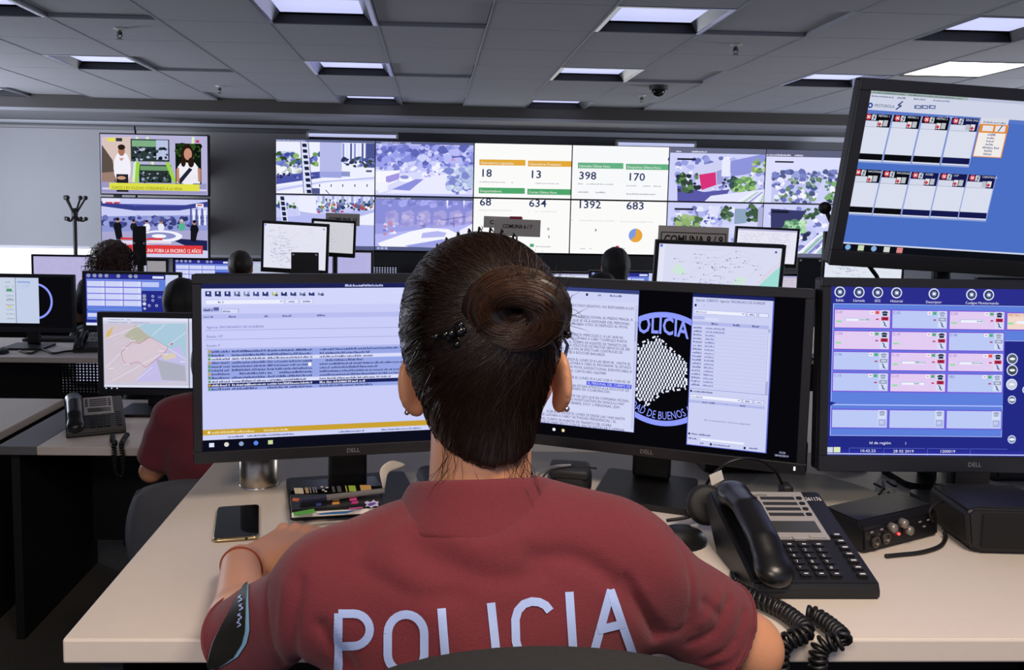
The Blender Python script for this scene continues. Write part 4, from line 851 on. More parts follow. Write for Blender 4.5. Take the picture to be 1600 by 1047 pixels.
# our row
MON_LEFT = monitor('wide black monitor at left of the near desk showing a dispatch list', 552, 568.6, 1.515, W24, H24, ui_dispatch, yaw=12, desk=1.07, bez=(.016, .016, .021), logo='DELL', group='monitors on the near desk', led=False)
MON_MID = monitor('wide black monitor behind the officer showing a round police emblem between two windows', 1016, 576, 1.548, W24, H24, ui_policia, yaw=-22, desk=1.07, bez=(.016, .016, .021), base=(.18, .19, .012), logo='DELL', group='monitors on the near desk', led=True)
MON_RIGHT = monitor('wide black monitor at far right of the near desk showing a blue radio console', 1522, 582, 1.43, W24, H24, lambda c: ui_radio(c, True), tilt=-4, desk=1.07, logo='DELL', group='monitors on the near desk', pole_dx=.06, base=(.18, .13, .02), basey=.015)
MON_UP = monitor('tilted black monitor on a pole above the radio console monitor', 1549, 283, 1.55, W24, H24, ui_console, tilt=9, roll=2.6, desk=1.07, kind='pole', group='monitors on the near desk', bez=(.02, .022, .03), pole_dx=-.02)
# the row in front, one step down
monitor('squarish black monitor on the lower left desk showing a coloured city map', 234, 553, 3.45, .376, .301, ui_map_city, desk=.74, group='monitors of the row in front', bez=(.022, .022, .022))
monitor('black monitor on a pole showing a pale map with a teal corner', 1121, 437, 3.6, W24, H24, lambda c: ui_map_points(c, True), yaw=-4, tilt=4, roll=1.3, desk=.74, kind='pole', group='monitors of the row in front')
# third row
monitor('black monitor at the left edge showing two pale windows and part of a ring', 41, 472, 4.95, W24, H24, ui_windows, desk=.74, group='monitors of the third row', step=.0004)
monitor('monitor left of the dispatch list showing a small blue radio console', 207, 469, 4.85, W24, H24, lambda c: ui_radio(c, False), desk=.74, group='monitors of the third row', step=.0004)
monitor('tilted black monitor on a pole with a white map, front one of two', 461, 386, 5.1, .376, .270, lambda c: ui_map_points(c, False, 5, 'e3e3f2'), tilt=6, roll=2.5, desk=.74, kind='pole', group='monitors of the third row', step=.0004)
monitor('tilted black monitor on a pole with a grey-white map, under the COMUNA 11 sign', 521, 371, 5.6, .265, .205, lambda c: ui_map_points(c, False, 9, 'cfd0d6'), tilt=6, roll=2.5, desk=.74, kind='pole', group='monitors of the third row', step=.0004)
monitor('small lavender monitor low behind the two tilted map monitors', 538, 424, 5.9, .376, .27, lambda c: ui_plain(c, 'b6b2e2'), desk=.74, group='monitors of the third row', step=.0004)
monitor('white monitor on a pole right of the COMUNA 8 / 9 sign', 1197, 385, 6.0, .44, .245, lambda c: ui_plain(c, 'e6e6f4'), tilt=3, roll=1.5, desk=.74, kind='pole', group='monitors of the third row', step=.0004)
monitor('white-screened monitor half hidden by the tilted upper monitor', 1350, 402, 5.5, W24, H24, lambda c: ui_map_points(c, False, 12, 'e0e6f0'), roll=1, desk=.74, group='monitors of the third row', step=.0004)
monitor('monitor with a beige-lavender screen just right of the teal-cornered map', 1196, 462, 5.0, .44, .245, lambda c: ui_plain(c, 'cfc6d6'), desk=.74, group='monitors of the third row', step=.0004)
monitor('monitor with a blue console between two dark-haired heads and the pale map', 975, 456, 6.45, W24, H24, lambda c: ui_radio(c, False), desk=.74, group='monitors of the third row', step=.0004)
monitor('monitor whose white screen top shows right of the hair bun', 884, 452, 6.5, .40, .245, lambda c: ui_plain(c, 'd9e0ea'), desk=.74, group='monitors of the fourth row', step=.0004)
monitor('monitor whose pale strip shows between the two right-hand monitors', 1590, 474, 5.2, W24, H24, lambda c: ui_plain(c, 'd0d4da'), desk=.74, group='monitors of the third row', step=.0004)
# fourth row, at left under the televisions
monitor('lavender-screened monitor in front of the curly-haired person', 107, 431, 6.6, W24, H24, lambda c: ui_plain(c, 'b9b4dc'), desk=.74, group='monitors of the fourth row', step=.0004)
monitor('monitor split into three grey columns under the televisions', 215, 436, 6.6, .45, H24, ui_three, desk=.74, group='monitors of the fourth row', step=.0004)
monitor('far blue radio console monitor behind the short-haired head', 326, 436, 6.7, W24, H24, lambda c: ui_radio(c, False), desk=.74, group='monitors of the fourth row', step=.0004)
monitor('pale far monitor left of the two tilted map monitors', 436, 438, 6.75, .45, H24, lambda c: ui_plain(c, 'c0c8dc'), desk=.74, group='monitors of the fourth row', step=.0004)

# ------------------------------------------------------------------ desks
M_LACE = mat('perforated_metal', '1a1a1c', 0.5)
def desk(label, x0, x1, y0, y1, z, zf=0.0, strip=None, perf=None, group='dispatch desks', panels=(True, True), th=.032):
    cx, cy = (x0 + x1) / 2, (y0 + y1) / 2
    t = thing('desk', label, 'desk', (cx, cy, zf), 0, group)
    lx0, lx1, ly0, ly1 = x0 - cx, x1 - cx, y0 - cy, y1 - cy; zt = z - zf
    sx = lx0
    if strip: obj('edge_strip', bx((lx0, ly0, zt - th), (lx0 + strip, ly1, zt), .003), M_DESKEDGE, t); sx = lx0 + strip
    obj('worktop', bx((sx, ly0, zt - th), (lx1, ly1, zt), .003), M_DESK, t)
    if panels[0]: obj('end_panel', bx((lx0 + .03, ly0 + .04, 0), (lx0 + .06, ly1 - .02, zt - th)), M_PANEL, t)
    if panels[1]: obj('end_panel', bx((lx1 - .06, ly0 + .04, 0), (lx1 - .03, ly1 - .02, zt - th)), M_PANEL, t)
    yb = ly1 - .06
    if perf:                                  # a modesty panel with a punched area: real square holes
        px0, px1, pz0, pz1, n, m = perf; px0 -= cx; px1 -= cx; pz0 -= zf; pz1 -= zf
        b = B()
        for q0, q1, r0, r1 in ((lx0 + .06, px0, .12, zt - th), (px1, lx1 - .06, .12, zt - th), (px0, px1, .12, pz0), (px0, px1, pz1, zt - th)): box(b, ((q0 + q1) / 2, yb, (r0 + r1) / 2), (q1 - q0, .014, r1 - r0))
        obj('modesty_panel', b, M_PANEL, t); b = B()
        for i in range(n + 1): box(b, (px0 + (px1 - px0) * i / n, yb, (pz0 + pz1) / 2), ((px1 - px0) / n * .5, .006, pz1 - pz0))
        for i in range(m + 1): box(b, ((px0 + px1) / 2, yb, pz0 + (pz1 - pz0) * i / m), (px1 - px0, .006, (pz1 - pz0) / m * .5))
        obj('perforated_grille', b, M_LACE, t)
    if perf: obj('added_glow_sheet', bx((px0 + (px1 - px0) * .25, yb + .05, pz0 + .06), (px1, yb + .06, pz1)), mat('added_desk_glow', 'ffffff', .5, emit='c8ccf0', estr=.7), t)  # glowing sheet added behind the grille so its holes look lit
    else: obj('modesty_panel', bx((lx0 + .06, yb, .12), (lx1 - .06, yb + .014, zt - th)), M_PANEL, t)
    return t
DESK = desk('pale near desk on the raised tier, where the officer works', -.457, 1.42, 1.015, 1.84, 1.07, .35, panels=(True, True))
desk('lower left desk with a grey edge strip and black side panel', -1.54, .05, 2.95, 3.68, .74, 0, strip=.14)
desk('desk in front hidden behind the near monitors, carrying the teal-cornered map', .15, 1.9, 2.95, 4.0, .74, 0)
desk('narrow view of a pale desk at the left edge beside the dark side panel', -3.3, -1.62, 2.95, 3.68, .74, 0)
desk('wooden-topped far left desk over a perforated black panel', -3.6, -1.25, 4.66, 5.32, .74, 0, perf=(-2.33, -2.03, .40, .62, 14, 12), panels=(True, True))
desk('third-row desk below the two tilted map monitors', -1.03, .33, 4.9, 6.25, .74, 0)
desk('third-row desk below the white pole monitor at right', 1.75, 5.2, 4.9, 6.3, .74, 0)
desk('fourth-row desk under the televisions', -4.2, -.7, 6.32, 7.1, .74, 0)
desk('fourth-row desk in front of the dashboard', .35, 2.7, 6.35, 7.05, .74, 0)
# ------------------------------------------------------------------ organic shapes: distance fields turned into one closed skin
def cap_(P, a, b, ra, rb):
    a = np.array(a, float); b = np.array(b, float); ab = b - a
    t = np.clip(((P - a) @ ab) / (ab @ ab), 0, 1)
    return np.linalg.norm(P - a - t[..., None] * ab, axis=-1) - (ra + (rb - ra) * t)
def ell_(P, c, r, M=None):
    q = P - np.array(c, float)
    if M is not None: q = q @ M
    r = np.array(r, float); k0 = np.linalg.norm(q / r, axis=-1); k1 = np.linalg.norm(q / r ** 2, axis=-1)
    return k0 * (k0 - 1) / np.maximum(k1, 1e-9)
def smin(a, b, k):
    h = np.clip(0.5 + 0.5 * (b - a) / k, 0, 1); return b + (a - b) * h - k * h * (1 - h)
def smax(a, b, k): return -smin(-a, -b, k)
def union(ds, k):
    d = ds[0]
    for x in ds[1:]: d = smin(d, x, k)
    return d
def nets(f, lo, hi, h, bs=12, slack=1.6):
    """surface nets over the blocks the surface passes through"""
    lo = np.array(lo, float); n = [int(math.ceil((b - a) / h / bs)) * bs + 1 for a, b in zip(lo, hi)]
    V = np.full(n, 1.0, np.float32)
    nb = [(x - 1) // bs for x in n]
    ci = np.stack(np.meshgrid(*[np.arange(x) for x in nb], indexing='ij'), -1).reshape(-1, 3)
    cd = f(lo + (ci * bs + bs / 2) * h)
    rad = bs * h * 0.5 * math.sqrt(3)
    off = np.stack(np.meshgrid(*[np.arange(bs + 1)] * 3, indexing='ij'), -1).reshape(-1, 3)
    act = ci[np.abs(cd) < rad * slack]
    for c, d in zip(ci, cd):
        if d <= -rad * slack: V[c[0] * bs:c[0] * bs + bs + 1, c[1] * bs:c[1] * bs + bs + 1, c[2] * bs:c[2] * bs + bs + 1] = -1
    for s in range(0, len(act), 64):
        idx = (act[s:s + 64, None, :] * bs + off[None]).reshape(-1, 3)
        V[idx[:, 0], idx[:, 1], idx[:, 2]] = f(lo + idx * h)
    S = V < 0
    c = np.zeros([x - 1 for x in n], np.int8)
    for a in (0, 1):
        for b in (0, 1):
            for d in (0, 1): c += S[a:n[0] - 1 + a, b:n[1] - 1 + b, d:n[2] - 1 + d]
    cells = np.argwhere((c > 0) & (c < 8)); ids = np.full(c.shape, -1, np.int64); ids[tuple(cells.T)] = np.arange(len(cells))
    acc = np.zeros((len(cells), 3)); cnt = np.zeros(len(cells))
    corners = [(a, b, d) for a in (0, 1) for b in (0, 1) for d in (0, 1)]
    for p in corners:
        for ax in range(3):
            if p[ax]: continue
            q = list(p); q[ax] = 1
            va = V[cells[:, 0] + p[0], cells[:, 1] + p[1], cells[:, 2] + p[2]]; vb = V[cells[:, 0] + q[0], cells[:, 1] + q[1], cells[:, 2] + q[2]]
            m = (va < 0) != (vb < 0); t = np.where(m, va / np.where(m, va - vb, 1), 0)
            pt = np.array(p, float)[None].repeat(len(cells), 0); pt[:, ax] += t
            acc[m] += pt[m]; cnt[m] += 1
    vert = lo + (cells + acc / cnt[:, None]) * h
    F = []
    for ax in range(3):
        o1, o2 = [(1, 2), (2, 0), (0, 1)][ax]
        sl = [slice(None)] * 3; sl[ax] = slice(0, n[ax] - 1); sh = [slice(None)] * 3; sh[ax] = slice(1, n[ax])
        A = S[tuple(sl)]; Bq = S[tuple(sh)]
        e = np.argwhere(A != Bq); e = e[(e[:, o1] > 0) & (e[:, o2] > 0) & (e[:, o1] < n[o1] - 1) & (e[:, o2] < n[o2] - 1)]
        fl = A[tuple(e.T)]
        def cid(d1, d2):
            q = e.copy(); q[:, o1] -= d1; q[:, o2] -= d2; return ids[tuple(q.T)]
        quad = np.stack([cid(0, 0), cid(1, 0), cid(1, 1), cid(0, 1)], -1)
        quad[~fl] = quad[~fl][:, ::-1]
        F.append(quad)
    F = np.concatenate(F); F = F[(F >= 0).all(1)]
    return vert, F
def skin_obj(name, vf, m, parent, origin, relax=2):
    v, f = vf
    v = np.array(v, float)
    for _ in range(relax):                           # even the facets out
        acc = np.zeros_like(v); cnt = np.zeros(len(v))
        for a in range(4):
            b = f[:, (a + 1) % 4]; np.add.at(acc, f[:, a], v[b]); np.add.at(cnt, f[:, a], 1); np.add.at(acc, b, v[f[:, a]]); np.add.at(cnt, b, 1)
        v = 0.5 * v + 0.5 * acc / np.maximum(cnt, 1)[:, None]
    me = bpy.data.meshes.new(name)
    me.vertices.add(len(v)); me.vertices.foreach_set('co', (v - np.array(origin)).astype(np.float32).ravel())
    me.loops.add(len(f) * 4); me.loops.foreach_set('vertex_index', f.astype(np.int32).ravel())
    me.polygons.add(len(f)); me.polygons.foreach_set('loop_start', np.arange(0, len(f) * 4, 4, dtype=np.int32)); me.polygons.foreach_set('use_smooth', [True] * len(f))
    me.update(calc_edges=True); me.validate()
    me.materials.append(m)
    o = bpy.data.objects.new(name, me); COL.objects.link(o); o.parent = parent
    return o, BVHTree.FromPolygons([tuple(x) for x in v], [tuple(x) for x in f])
def rotz(a): a = R(a); return np.array([[math.cos(a), -math.sin(a), 0], [math.sin(a), math.cos(a), 0], [0, 0, 1]])

def hand_(P, wrist, d, thumb, lift=0.0, k=0.007):
    """palm-down hand: d points along the fingers, thumb along the thumb side"""
    w = np.array(wrist, float); d = np.array(d, float); d /= np.linalg.norm(d); s = np.array(thumb, float); s -= d * (s @ d); s /= np.linalg.norm(s)
    u = np.array((0, 0, 1.0))
    A = lambda f, t, z: w + d * f + s * t + u * z
    palm = union([cap_(P, A(-.01, t0, 0), A(.085, t1, .004 - .001 * i), .017, .0135) for i, (t0, t1) in enumerate(((.016, .028), (.006, .009), (-.006, -.010), (-.016, -.028)))], .02)
    out = [palm]
    for i, (t, L, sp) in enumerate(((.028, .072, .10), (.009, .080, .02), (-.010, .073, -.05), (-.028, .058, -.13))):
        b = A(.085, t, .003); r0 = (.0098, .0098, .0093, .0083)[i]
        q1 = b + (d + s * sp) * L * .42 + u * .010; q2 = q1 + (d + s * sp * .8) * L * .31 - u * .010; q3 = q2 + (d + s * sp * .6) * L * .24 - u * .013
        out.append(union([cap_(P, b, q1, r0 * 1.08, r0), cap_(P, q1, q2, r0, r0 * .92), cap_(P, q2, q3, r0 * .92, r0 * .74)], .003))
    t1 = A(.018, .022, -.003); t2 = A(.048, .050, -.005); t3 = A(.078, .060, -.008); t4 = A(.098, .062, -.013)
    out.append(union([cap_(P, t1, t2, .017, .0125), cap_(P, t2, t3, .0118, .0105), cap_(P, t3, t4, .0105, .0085)], .006))
    return union(out, k)

M_SKIN = mat('skin_warm', 'c98f6c', 0.5, noise=0.10, nscale=25, bump=0.12, bscale=350)
M_SKIN.node_tree.nodes['Principled BSDF'].inputs['Subsurface Weight'].default_value = 0.12
M_SKIN.node_tree.nodes['Principled BSDF'].inputs['Subsurface Radius'].default_value = (0.012, 0.005, 0.003)
M_SHIRT = mat('maroon_shirt', '6a202b', 0.88, noise=0.12, nscale=220, bump=0.6, bscale=900, sheen=0.1)
M_HAIR = mat('hair_dark_brown', '1b110b', 0.42, noise=0.35, nscale=70)
M_HAIR2 = mat('hair_strand_brown', '24160e', 0.36, noise=0.45, nscale=45)
M_TROUSER = mat('dark_trousers', '15161c', 0.85)
M_SHOE = mat('black_shoe', '0c0c0d', 0.4)

# ------------------------------------------------------------------ the officer at the near desk
ORG = np.array((.06, .86, .35))
officer = thing('person', 'woman in maroon police shirt with dark hair bun, seated with back to camera', 'person', tuple(ORG))
HY = rotz(-9) @ np.array([[math.cos(R(4)), 0, -math.sin(R(4))], [0, 1, 0], [math.sin(R(4)), 0, math.cos(R(4))]])                                        # head turned a little to the right
HC = np.array((.060, .955, 1.485))
def hl(r, f, u): return HC + HY @ np.array((r, f, u))
SLL = (-.225, .956, 1.098)
SHL, SHR = (-.106, .872, 1.200), (.228, .880, 1.220)
ELL, ELR = (-.226, .975, 1.112), (.380, .930, 1.106)
WRL, WRR = (-.266, 1.150, 1.110), (.24, 1.19, 1.115)
def head_(P):
    d = ell_(P, hl(0, -.012, .002), (.080, .096, .092), HY)
    d = smin(d, ell_(P, hl(0, .026, -.070), (.067, .068, .080), HY), .03)
    d = smin(d, ell_(P, hl(0, .066, -.134), (.026, .024, .020), HY), .03)          # chin
    d = smin(d, cap_(P, hl(0, .090, -.022), hl(0, .116, -.066), .007, .012), .012)   # nose
    for s in (-1, 1):
        d = smin(d, cap_(P, hl(s * .012, .090, -.010), hl(s * .045, .074, -.012), .008, .007), .012)   # brow
        d = smin(d, ell_(P, hl(s * .052, .050, -.075), (.026, .028, .034), HY), .02)   # cheek
        d = smax(d, -ell_(P, hl(s * .031, .094, -.030), (.016, .012, .010), HY), .008)   # eye socket
        d = smin(d, ell_(P, hl(s * .031, .078, -.030), (.0125, .0125, .0115), HY), .002)  # eyeball
        # ear: a flat shell with a hollow
        e = ell_(P, hl(s * .088, -.012, -.066), (.009, .022, .034), HY @ rotz(s * 22))
        e = smax(e, -ell_(P, hl(s * .098, -.004, -.058), (.007, .012, .020), HY), .004)
        e = smin(e, ell_(P, hl(s * .084, -.006, -.096), (.007, .010, .010), HY), .008)
        d = smin(d, e, .006)
    d = smin(d, ell_(P, hl(0, .094, -.096), (.022, .010, .0055), HY), .004)
    d = smin(d, ell_(P, hl(0, .091, -.106), (.019, .011, .006), HY), .004)
    d = smin(d, cap_(P, hl(0, -.018, -.05), (.056, .908, 1.27), .056, .058), .035)
    return d
def arm_(P, sh, el, wr, r=(.044, .037, .036, .026)):
    return smin(cap_(P, sh, el, r[0], r[1]), cap_(P, el, wr, r[2], r[3]), .02)
def body_(P):
    tor = union([ell_(P, (.06, .885, 1.14), (.155, .092, .16)), ell_(P, (.06, .87, .99), (.140, .095, .165)), ell_(P, (.06, .86, .905), (.160, .115, .085)),
                 cap_(P, SHL, SHR, .040, .040)], .05)
    d = smin(head_(P), tor, .03)
    d = smin(d, arm_(P, SHL, ELL, WRL), .03); d = smin(d, arm_(P, SHR, ELR, WRR), .03)
    d = smin(d, hand_(P, (-.258, 1.172, 1.097), (.50, .86, 0), (.86, -.5, 0)), .014)
    d = smin(d, hand_(P, (.222, 1.215, 1.098), (-.45, .88, 0), (-.88, -.45, 0)), .014)
    for s in (-1, 1):
        d = smin(d, smin(cap_(P, (.06 + s * .085, .89, .893), (.06 + s * .11, 1.26, .872), .072, .055), cap_(P, (.06 + s * .11, 1.26, .855), (.06 + s * .12, 1.32, .43), .052, .036), .03), .03)
        d = smin(d, cap_(P, (.06 + s * .12, 1.31, .40), (.06 + s * .14, 1.46, .39), .036, .030), .02)
    return d
bo, BODY_BVH = skin_obj('body', nets(body_, (-.40, .72, .35), (.48, 1.52, 1.62), .0045), M_SKIN, officer, ORG, 1)

def shirt_(P):
    tor = union([ell_(P, (.062, .878, 1.145), (.178, .108, .150)), ell_(P, (.06, .868, .985), (.168, .118, .20)),
                 cap_(P, SHL, (.06, .885, 1.225), .050, .060), cap_(P, SHR, (.06, .885, 1.23), .054, .060),
                 cap_(P, (.058, .912, 1.270), (-.095, .876, 1.212), .046, .046), cap_(P, (.062, .912, 1.272), (.195, .882, 1.252), .050, .050)], .045)
    d = tor
    for sh, el, r0, r1, s in ((SHL, SLL, .051, .053, -1), (SHR, ELR, .052, .056, 1)):
        sh = np.array(sh); el = np.array(el); e = sh + (el - sh) * (1.02 if s < 0 else .96)
        d = smin(d, cap_(P, sh, e, r0, r1), .035)
    # folds: soft grooves and ridges
    x, y, z = P[..., 0], P[..., 1], P[..., 2]
    w = .0022 * np.sin(34 * x + 22 * z + 3 * np.sin(17 * z)) * np.exp(-((z - 1.11) / .09) ** 2) + .0016 * np.sin(60 * z + 18 * x + 2 * np.sin(25 * x))
    d = d + w
    d = smax(d, 0.89 - z, .005)
    d = smax(d, -cap_(P, (.056, .905, 1.26), (.054, .935, 1.42), .058, .062), .006)
    for sh, el, s, cut in ((SHL, SLL, -1, .97), (SHR, ELR, 1, .76)):                      # sleeve openings
        sh = np.array(sh); el = np.array(el); ax = (el - sh) / np.linalg.norm(el - sh); c = sh + (el - sh) * cut
        pl = (P - c) @ ax; side = (x - sh[0]) * s
        d = np.where(side > .0, smax(d, pl, .006), d)
    return d
FOLDS = [([(640, 812), (700, 834), (760, 842), (830, 814), (856, 785)], 9, -7), ([(680, 856), (760, 862), (820, 850)], 14, 2.5), ([(838, 878), (900, 884), (951, 908), (1000, 955), (1040, 1010)], 15, -7), ([(985, 915), (1020, 970), (1042, 1020)], 7, -5), ([(1005, 930), (1035, 985)], 6, 3),
  ([(640, 874), (700, 890), (770, 902), (850, 900)], 17, -5), ([(480, 880), (470, 960), (474, 1046)], 8, -4), ([(455, 890), (448, 980), (455, 1046)], 8, 2.5), ([(412, 900), (424, 960), (440, 1046)], 4.5, -3.5), ([(500, 985), (520, 1015), (545, 1050)], 11, -6), ([(1062, 838), (1068, 900), (1058, 960), (1046, 1015)], 4.5, -3.5),
  ([(1070, 990), (1108, 976), (1138, 938)], 6, -5), ([(1098, 1024), (1140, 1002), (1166, 962)], 6, -5), ([(1088, 925), (1118, 952)], 6, -4), ([(1110, 1040), (1150, 1024), (1178, 992)], 6, -4), ([(560, 905), (640, 930), (720, 925)], 14, -3), ([(560, 880), (600, 850), (650, 830)], 10, -2.5), ([(1085, 960), (1125, 925)], 5, 3)]
def sculpt(vf):
    v, f = vf; v = v.copy()
    nrm = np.zeros_like(v); e1 = v[f[:, 2]] - v[f[:, 0]]; e2 = v[f[:, 3]] - v[f[:, 1]]; fn = np.cross(e1, e2)
    for a in range(4): np.add.at(nrm, f[:, a], fn)
    nrm /= np.maximum(np.linalg.norm(nrm, axis=1), 1e-12)[:, None]
    k = 1300 / .83; D = np.zeros(len(v)); V2 = v[:, [0, 2]]
    for pts, w, amp in FOLDS:
        q = [at_y(x, y, .80 if 480 < x < 1050 else .87) for x, y in pts]; q = [np.array((p.x, p.z)) for p in spline(q, 4)]
        best = np.full(len(v), 9.0)
        for a, b in zip(q, q[1:]):
            ab = b - a; t = np.clip(((V2 - a) @ ab) / max(1e-12, ab @ ab), 0, 1); best = np.minimum(best, np.linalg.norm(V2 - a - t[:, None] * ab, axis=1))
        D += amp * .001 * np.exp(-(best / (w / k)) ** 2)
    D *= np.clip((.0 - nrm[:, 1]) * 2 + .5, 0, 1)                       # the back only
    return v + nrm * D[:, None], f
so, SHIRT = skin_obj('shirt', sculpt(nets(shirt_, (-.40, .70, .86), (.50, 1.04, 1.40), .0045)), M_SHIRT, officer, ORG, 1)
for sh, el, cut, r in ((SHL, SLL, .97, .066), (SHR, ELR, .76, .067)):
    sh = Vector(sh); el = Vector(el); ax = (el - sh).normalized(); c = sh.lerp(el, cut - .05); e1 = ax.orthogonal().normalized(); e2 = ax.cross(e1)
    pts = []
    for i in range(48):
        a = 2 * math.pi * i / 48; dr = e1 * math.cos(a) + e2 * math.sin(a)
        loc, nn, _, _ = SHIRT.ray_cast(c + dr * .2, -dr, .3)
        if loc is not None: pts.append(loc + nn * .0008 - Vector(ORG))
    obj('sleeve_hem', tube(B(), pts, .0018, 6, closed=True), M_SHIRT, so, True)

# collar: a folded band round the neck, lower edge standing off the shirt
cb = B(); rows = []
NC = Vector((.057, .920, 1.298))
prof = [(.000, -.020, 0), (.002, .004, 0), (.006, .011, 0), (.012, .012, 0), (.018, .006, 0), (.028, -.016, 0), (.043, -.036, 0), (.051, -.045, 0), (.046, -.049, 0), (.030, -.028, 0)]
for i in range(64):
    a = 2 * math.pi * i / 64; ca, sa = math.cos(a), math.sin(a)
    back = max(0, -sa); front = max(0, sa); ring = []
    for o_, h_, _k in prof:
        rx, ry = .064 + o_, .056 + o_ * (1 - .08 * back)
        sh_ = .004 * math.sin(3 * a + 1) * (h_ < 0)
        ring.append(cb.verts.new(Vector((NC.x + rx * ca, NC.y + ry * sa, NC.z + h_ * (1 - .12 * abs(ca)) + .024 * back - .045 * front + .006 * max(0, ca) + sh_)) - Vector(ORG)))
    rows.append(ring)
for i in range(64):
    A, C = rows[i], rows[(i + 1) % 64]
    for j in range(len(prof) - 1): cb.faces.new((A[j], C[j], C[j + 1], A[j + 1]))
co = obj('collar', cb, M_SHIRT, officer, True)
md = co.modifiers.new('s', 'SUBSURF'); md.levels = md.render_levels = 1

# lettering on the back
def ribbon_path(pts, w, y0, step=3.0, closed=False):
    P = [Vector((x, z)) for x, z in pts]
    if closed: P.append(P[0])
    out = []
    for a, b in zip(P, P[1:]):
        n = max(1, int((b - a).length / step)); out += [a.lerp(b, i / n) for i in range(n)]
    out.append(P[-1]); res = []
    for i, p in enumerate(out):
        a = out[max(0, i - 1)]; b = out[min(len(out) - 1, i + 1)]
        if closed and i in (0, len(out) - 1): a, b = out[-2], out[1]
        d = (b - a).normalized(); nrm = Vector((-d.y, d.x)); res.append([p + nrm * w * f for f in (-.5, -.17, .17, .5)])
    return res
def arcp(cx, cy, rx, ry, a0, a1, n=12): return [(cx + rx * math.cos(R(a0 + (a1 - a0) * i / n)), cy - ry * math.sin(R(a0 + (a1 - a0) * i / n))) for i in range(n + 1)]
letters = [('P', [[(529, 1062), (529, 958)], [(529, 958.5), (553, 958.5)] + arcp(553, 983.5, 25.5, 25, 90, -90) + [(529, 1008.5)]]),
  ('O', [arcp(635, 990, 28.5, 30, 180, 0) + arcp(635, 1022, 28.5, 28, 0, -180) + [(606.5, 990)]]),
  ('L', [[(690, 951), (698, 1046), (740, 1044)]]), ('I', [[(767, 942), (778, 1046)]]),
  ('C', [[(859, 955), (852, 946), (842, 941), (830, 940), (818, 944), (809, 954), (805, 968), (806, 1002), (811, 1020), (821, 1031), (834, 1034), (848, 1030), (858, 1020)]]),
  ('I', [[(889, 925), (896, 1036)]]), ('A', [[(924, 1030), (954, 922)], [(952.5, 922), (988, 1022)], [(933, 984), (976, 973)]])]
M_LET = mat('lettering_pale_blue', '9fb4e6', 0.6, noise=0.06, nscale=60)
lb = B()
def onto(px, py, lift=.0012):
    d = ray(px, py).normalized(); h, nn, _, _ = SHIRT.ray_cast(EYE, d, 3)
    if px < 420 and (h is None or h.x > -.125 or h.y > 1.0): h, nn, _, _ = SHIRT.find_nearest(EYE + d * (.93 / d.y))
    if h is None: h, nn, _, _ = SHIRT.find_nearest(EYE + d * .9)
    if nn.dot(d) > 0: nn = -nn
    return h + nn * lift - Vector(ORG)
for ch, paths in letters:
    for i, p in enumerate(paths):
        pts = ribbon_path(p, 13.2, .77)
        rowsv = [[lb.verts.new(onto(q.x, q.y, .0012 + .0002 * i)) for q in r] for r in pts]
        for A, C in zip(rowsv, rowsv[1:]):
            for j in range(3): lb.faces.new((A[j], A[j + 1], C[j + 1], C[j]))
obj('lettering', lb, M_LET, so)
# shield patch on the left sleeve
Zp = lambda x, y: (280 + .3 * x, 740 + .3 * y)
LE = [Zp(*p) for p in ((380, 540), (345, 585), (305, 660), (262, 735), (215, 815), (180, 880), (160, 950), (150, 1000), (158, 1020))]
RE = [Zp(*p) for p in ((382, 541), (366, 580), (368, 650), (372, 735), (374, 815), (358, 880), (310, 950), (225, 1000), (172, 1021))]
def lerp2(E, t):
    t *= len(E) - 1; i = min(int(t), len(E) - 2); f = t - i; return (E[i][0] + (E[i + 1][0] - E[i][0]) * f, E[i][1] + (E[i + 1][1] - E[i][1]) * f)
def patch(f0, f1, t0, t1, lift, nx=10, ny=40):
    b = B(); rr = []
    for j in range(ny + 1):
        t = t0 + (t1 - t0) * j / ny; l, r_ = lerp2(LE, t), lerp2(RE, t)
        rr.append([b.verts.new(onto(l[0] + (r_[0] - l[0]) * (f0 + (f1 - f0) * i / nx), l[1] + (r_[1] - l[1]) * (f0 + (f1 - f0) * i / nx), lift)) for i in range(nx + 1)])
    for A, C in zip(rr, rr[1:]):
        for i in range(nx): b.faces.new((A[i], A[i + 1], C[i + 1], C[i]))
    return b
pa = obj('sleeve_patch', patch(0, 1, 0, 1, .0022), mat('patch_edge_pale_blue', '7fb0cc', 0.7), so, True)
obj('patch_field', patch(.04, .88, .05, .93, .0036), mat('patch_black', '15130f', 0.6, noise=.3, nscale=300), pa, True)
tb = B()
for (x, y) in ((322, 650), (328, 690), (322, 735), (318, 770)):      # letters of the arched word, seen edge-on
    for a, b in (((x, y), (x + 22, y + 14)), ((x + 22, y + 14), (x + 2, y + 26)), ((x, y + 8), (x + 14, y - 6))):
        pts = ribbon_path([Zp(*a), Zp(*b)], 1.7, 0, 2)
        rowsv = [[tb.verts.new(onto(q.x, q.y, .0044)) for q in r] for r in pts]
        for A, C in zip(rowsv, rowsv[1:]):
            for j in range(3): tb.faces.new((A[j], A[j + 1], C[j + 1], C[j]))
obj('patch_lettering', tb, M_LET, pa)

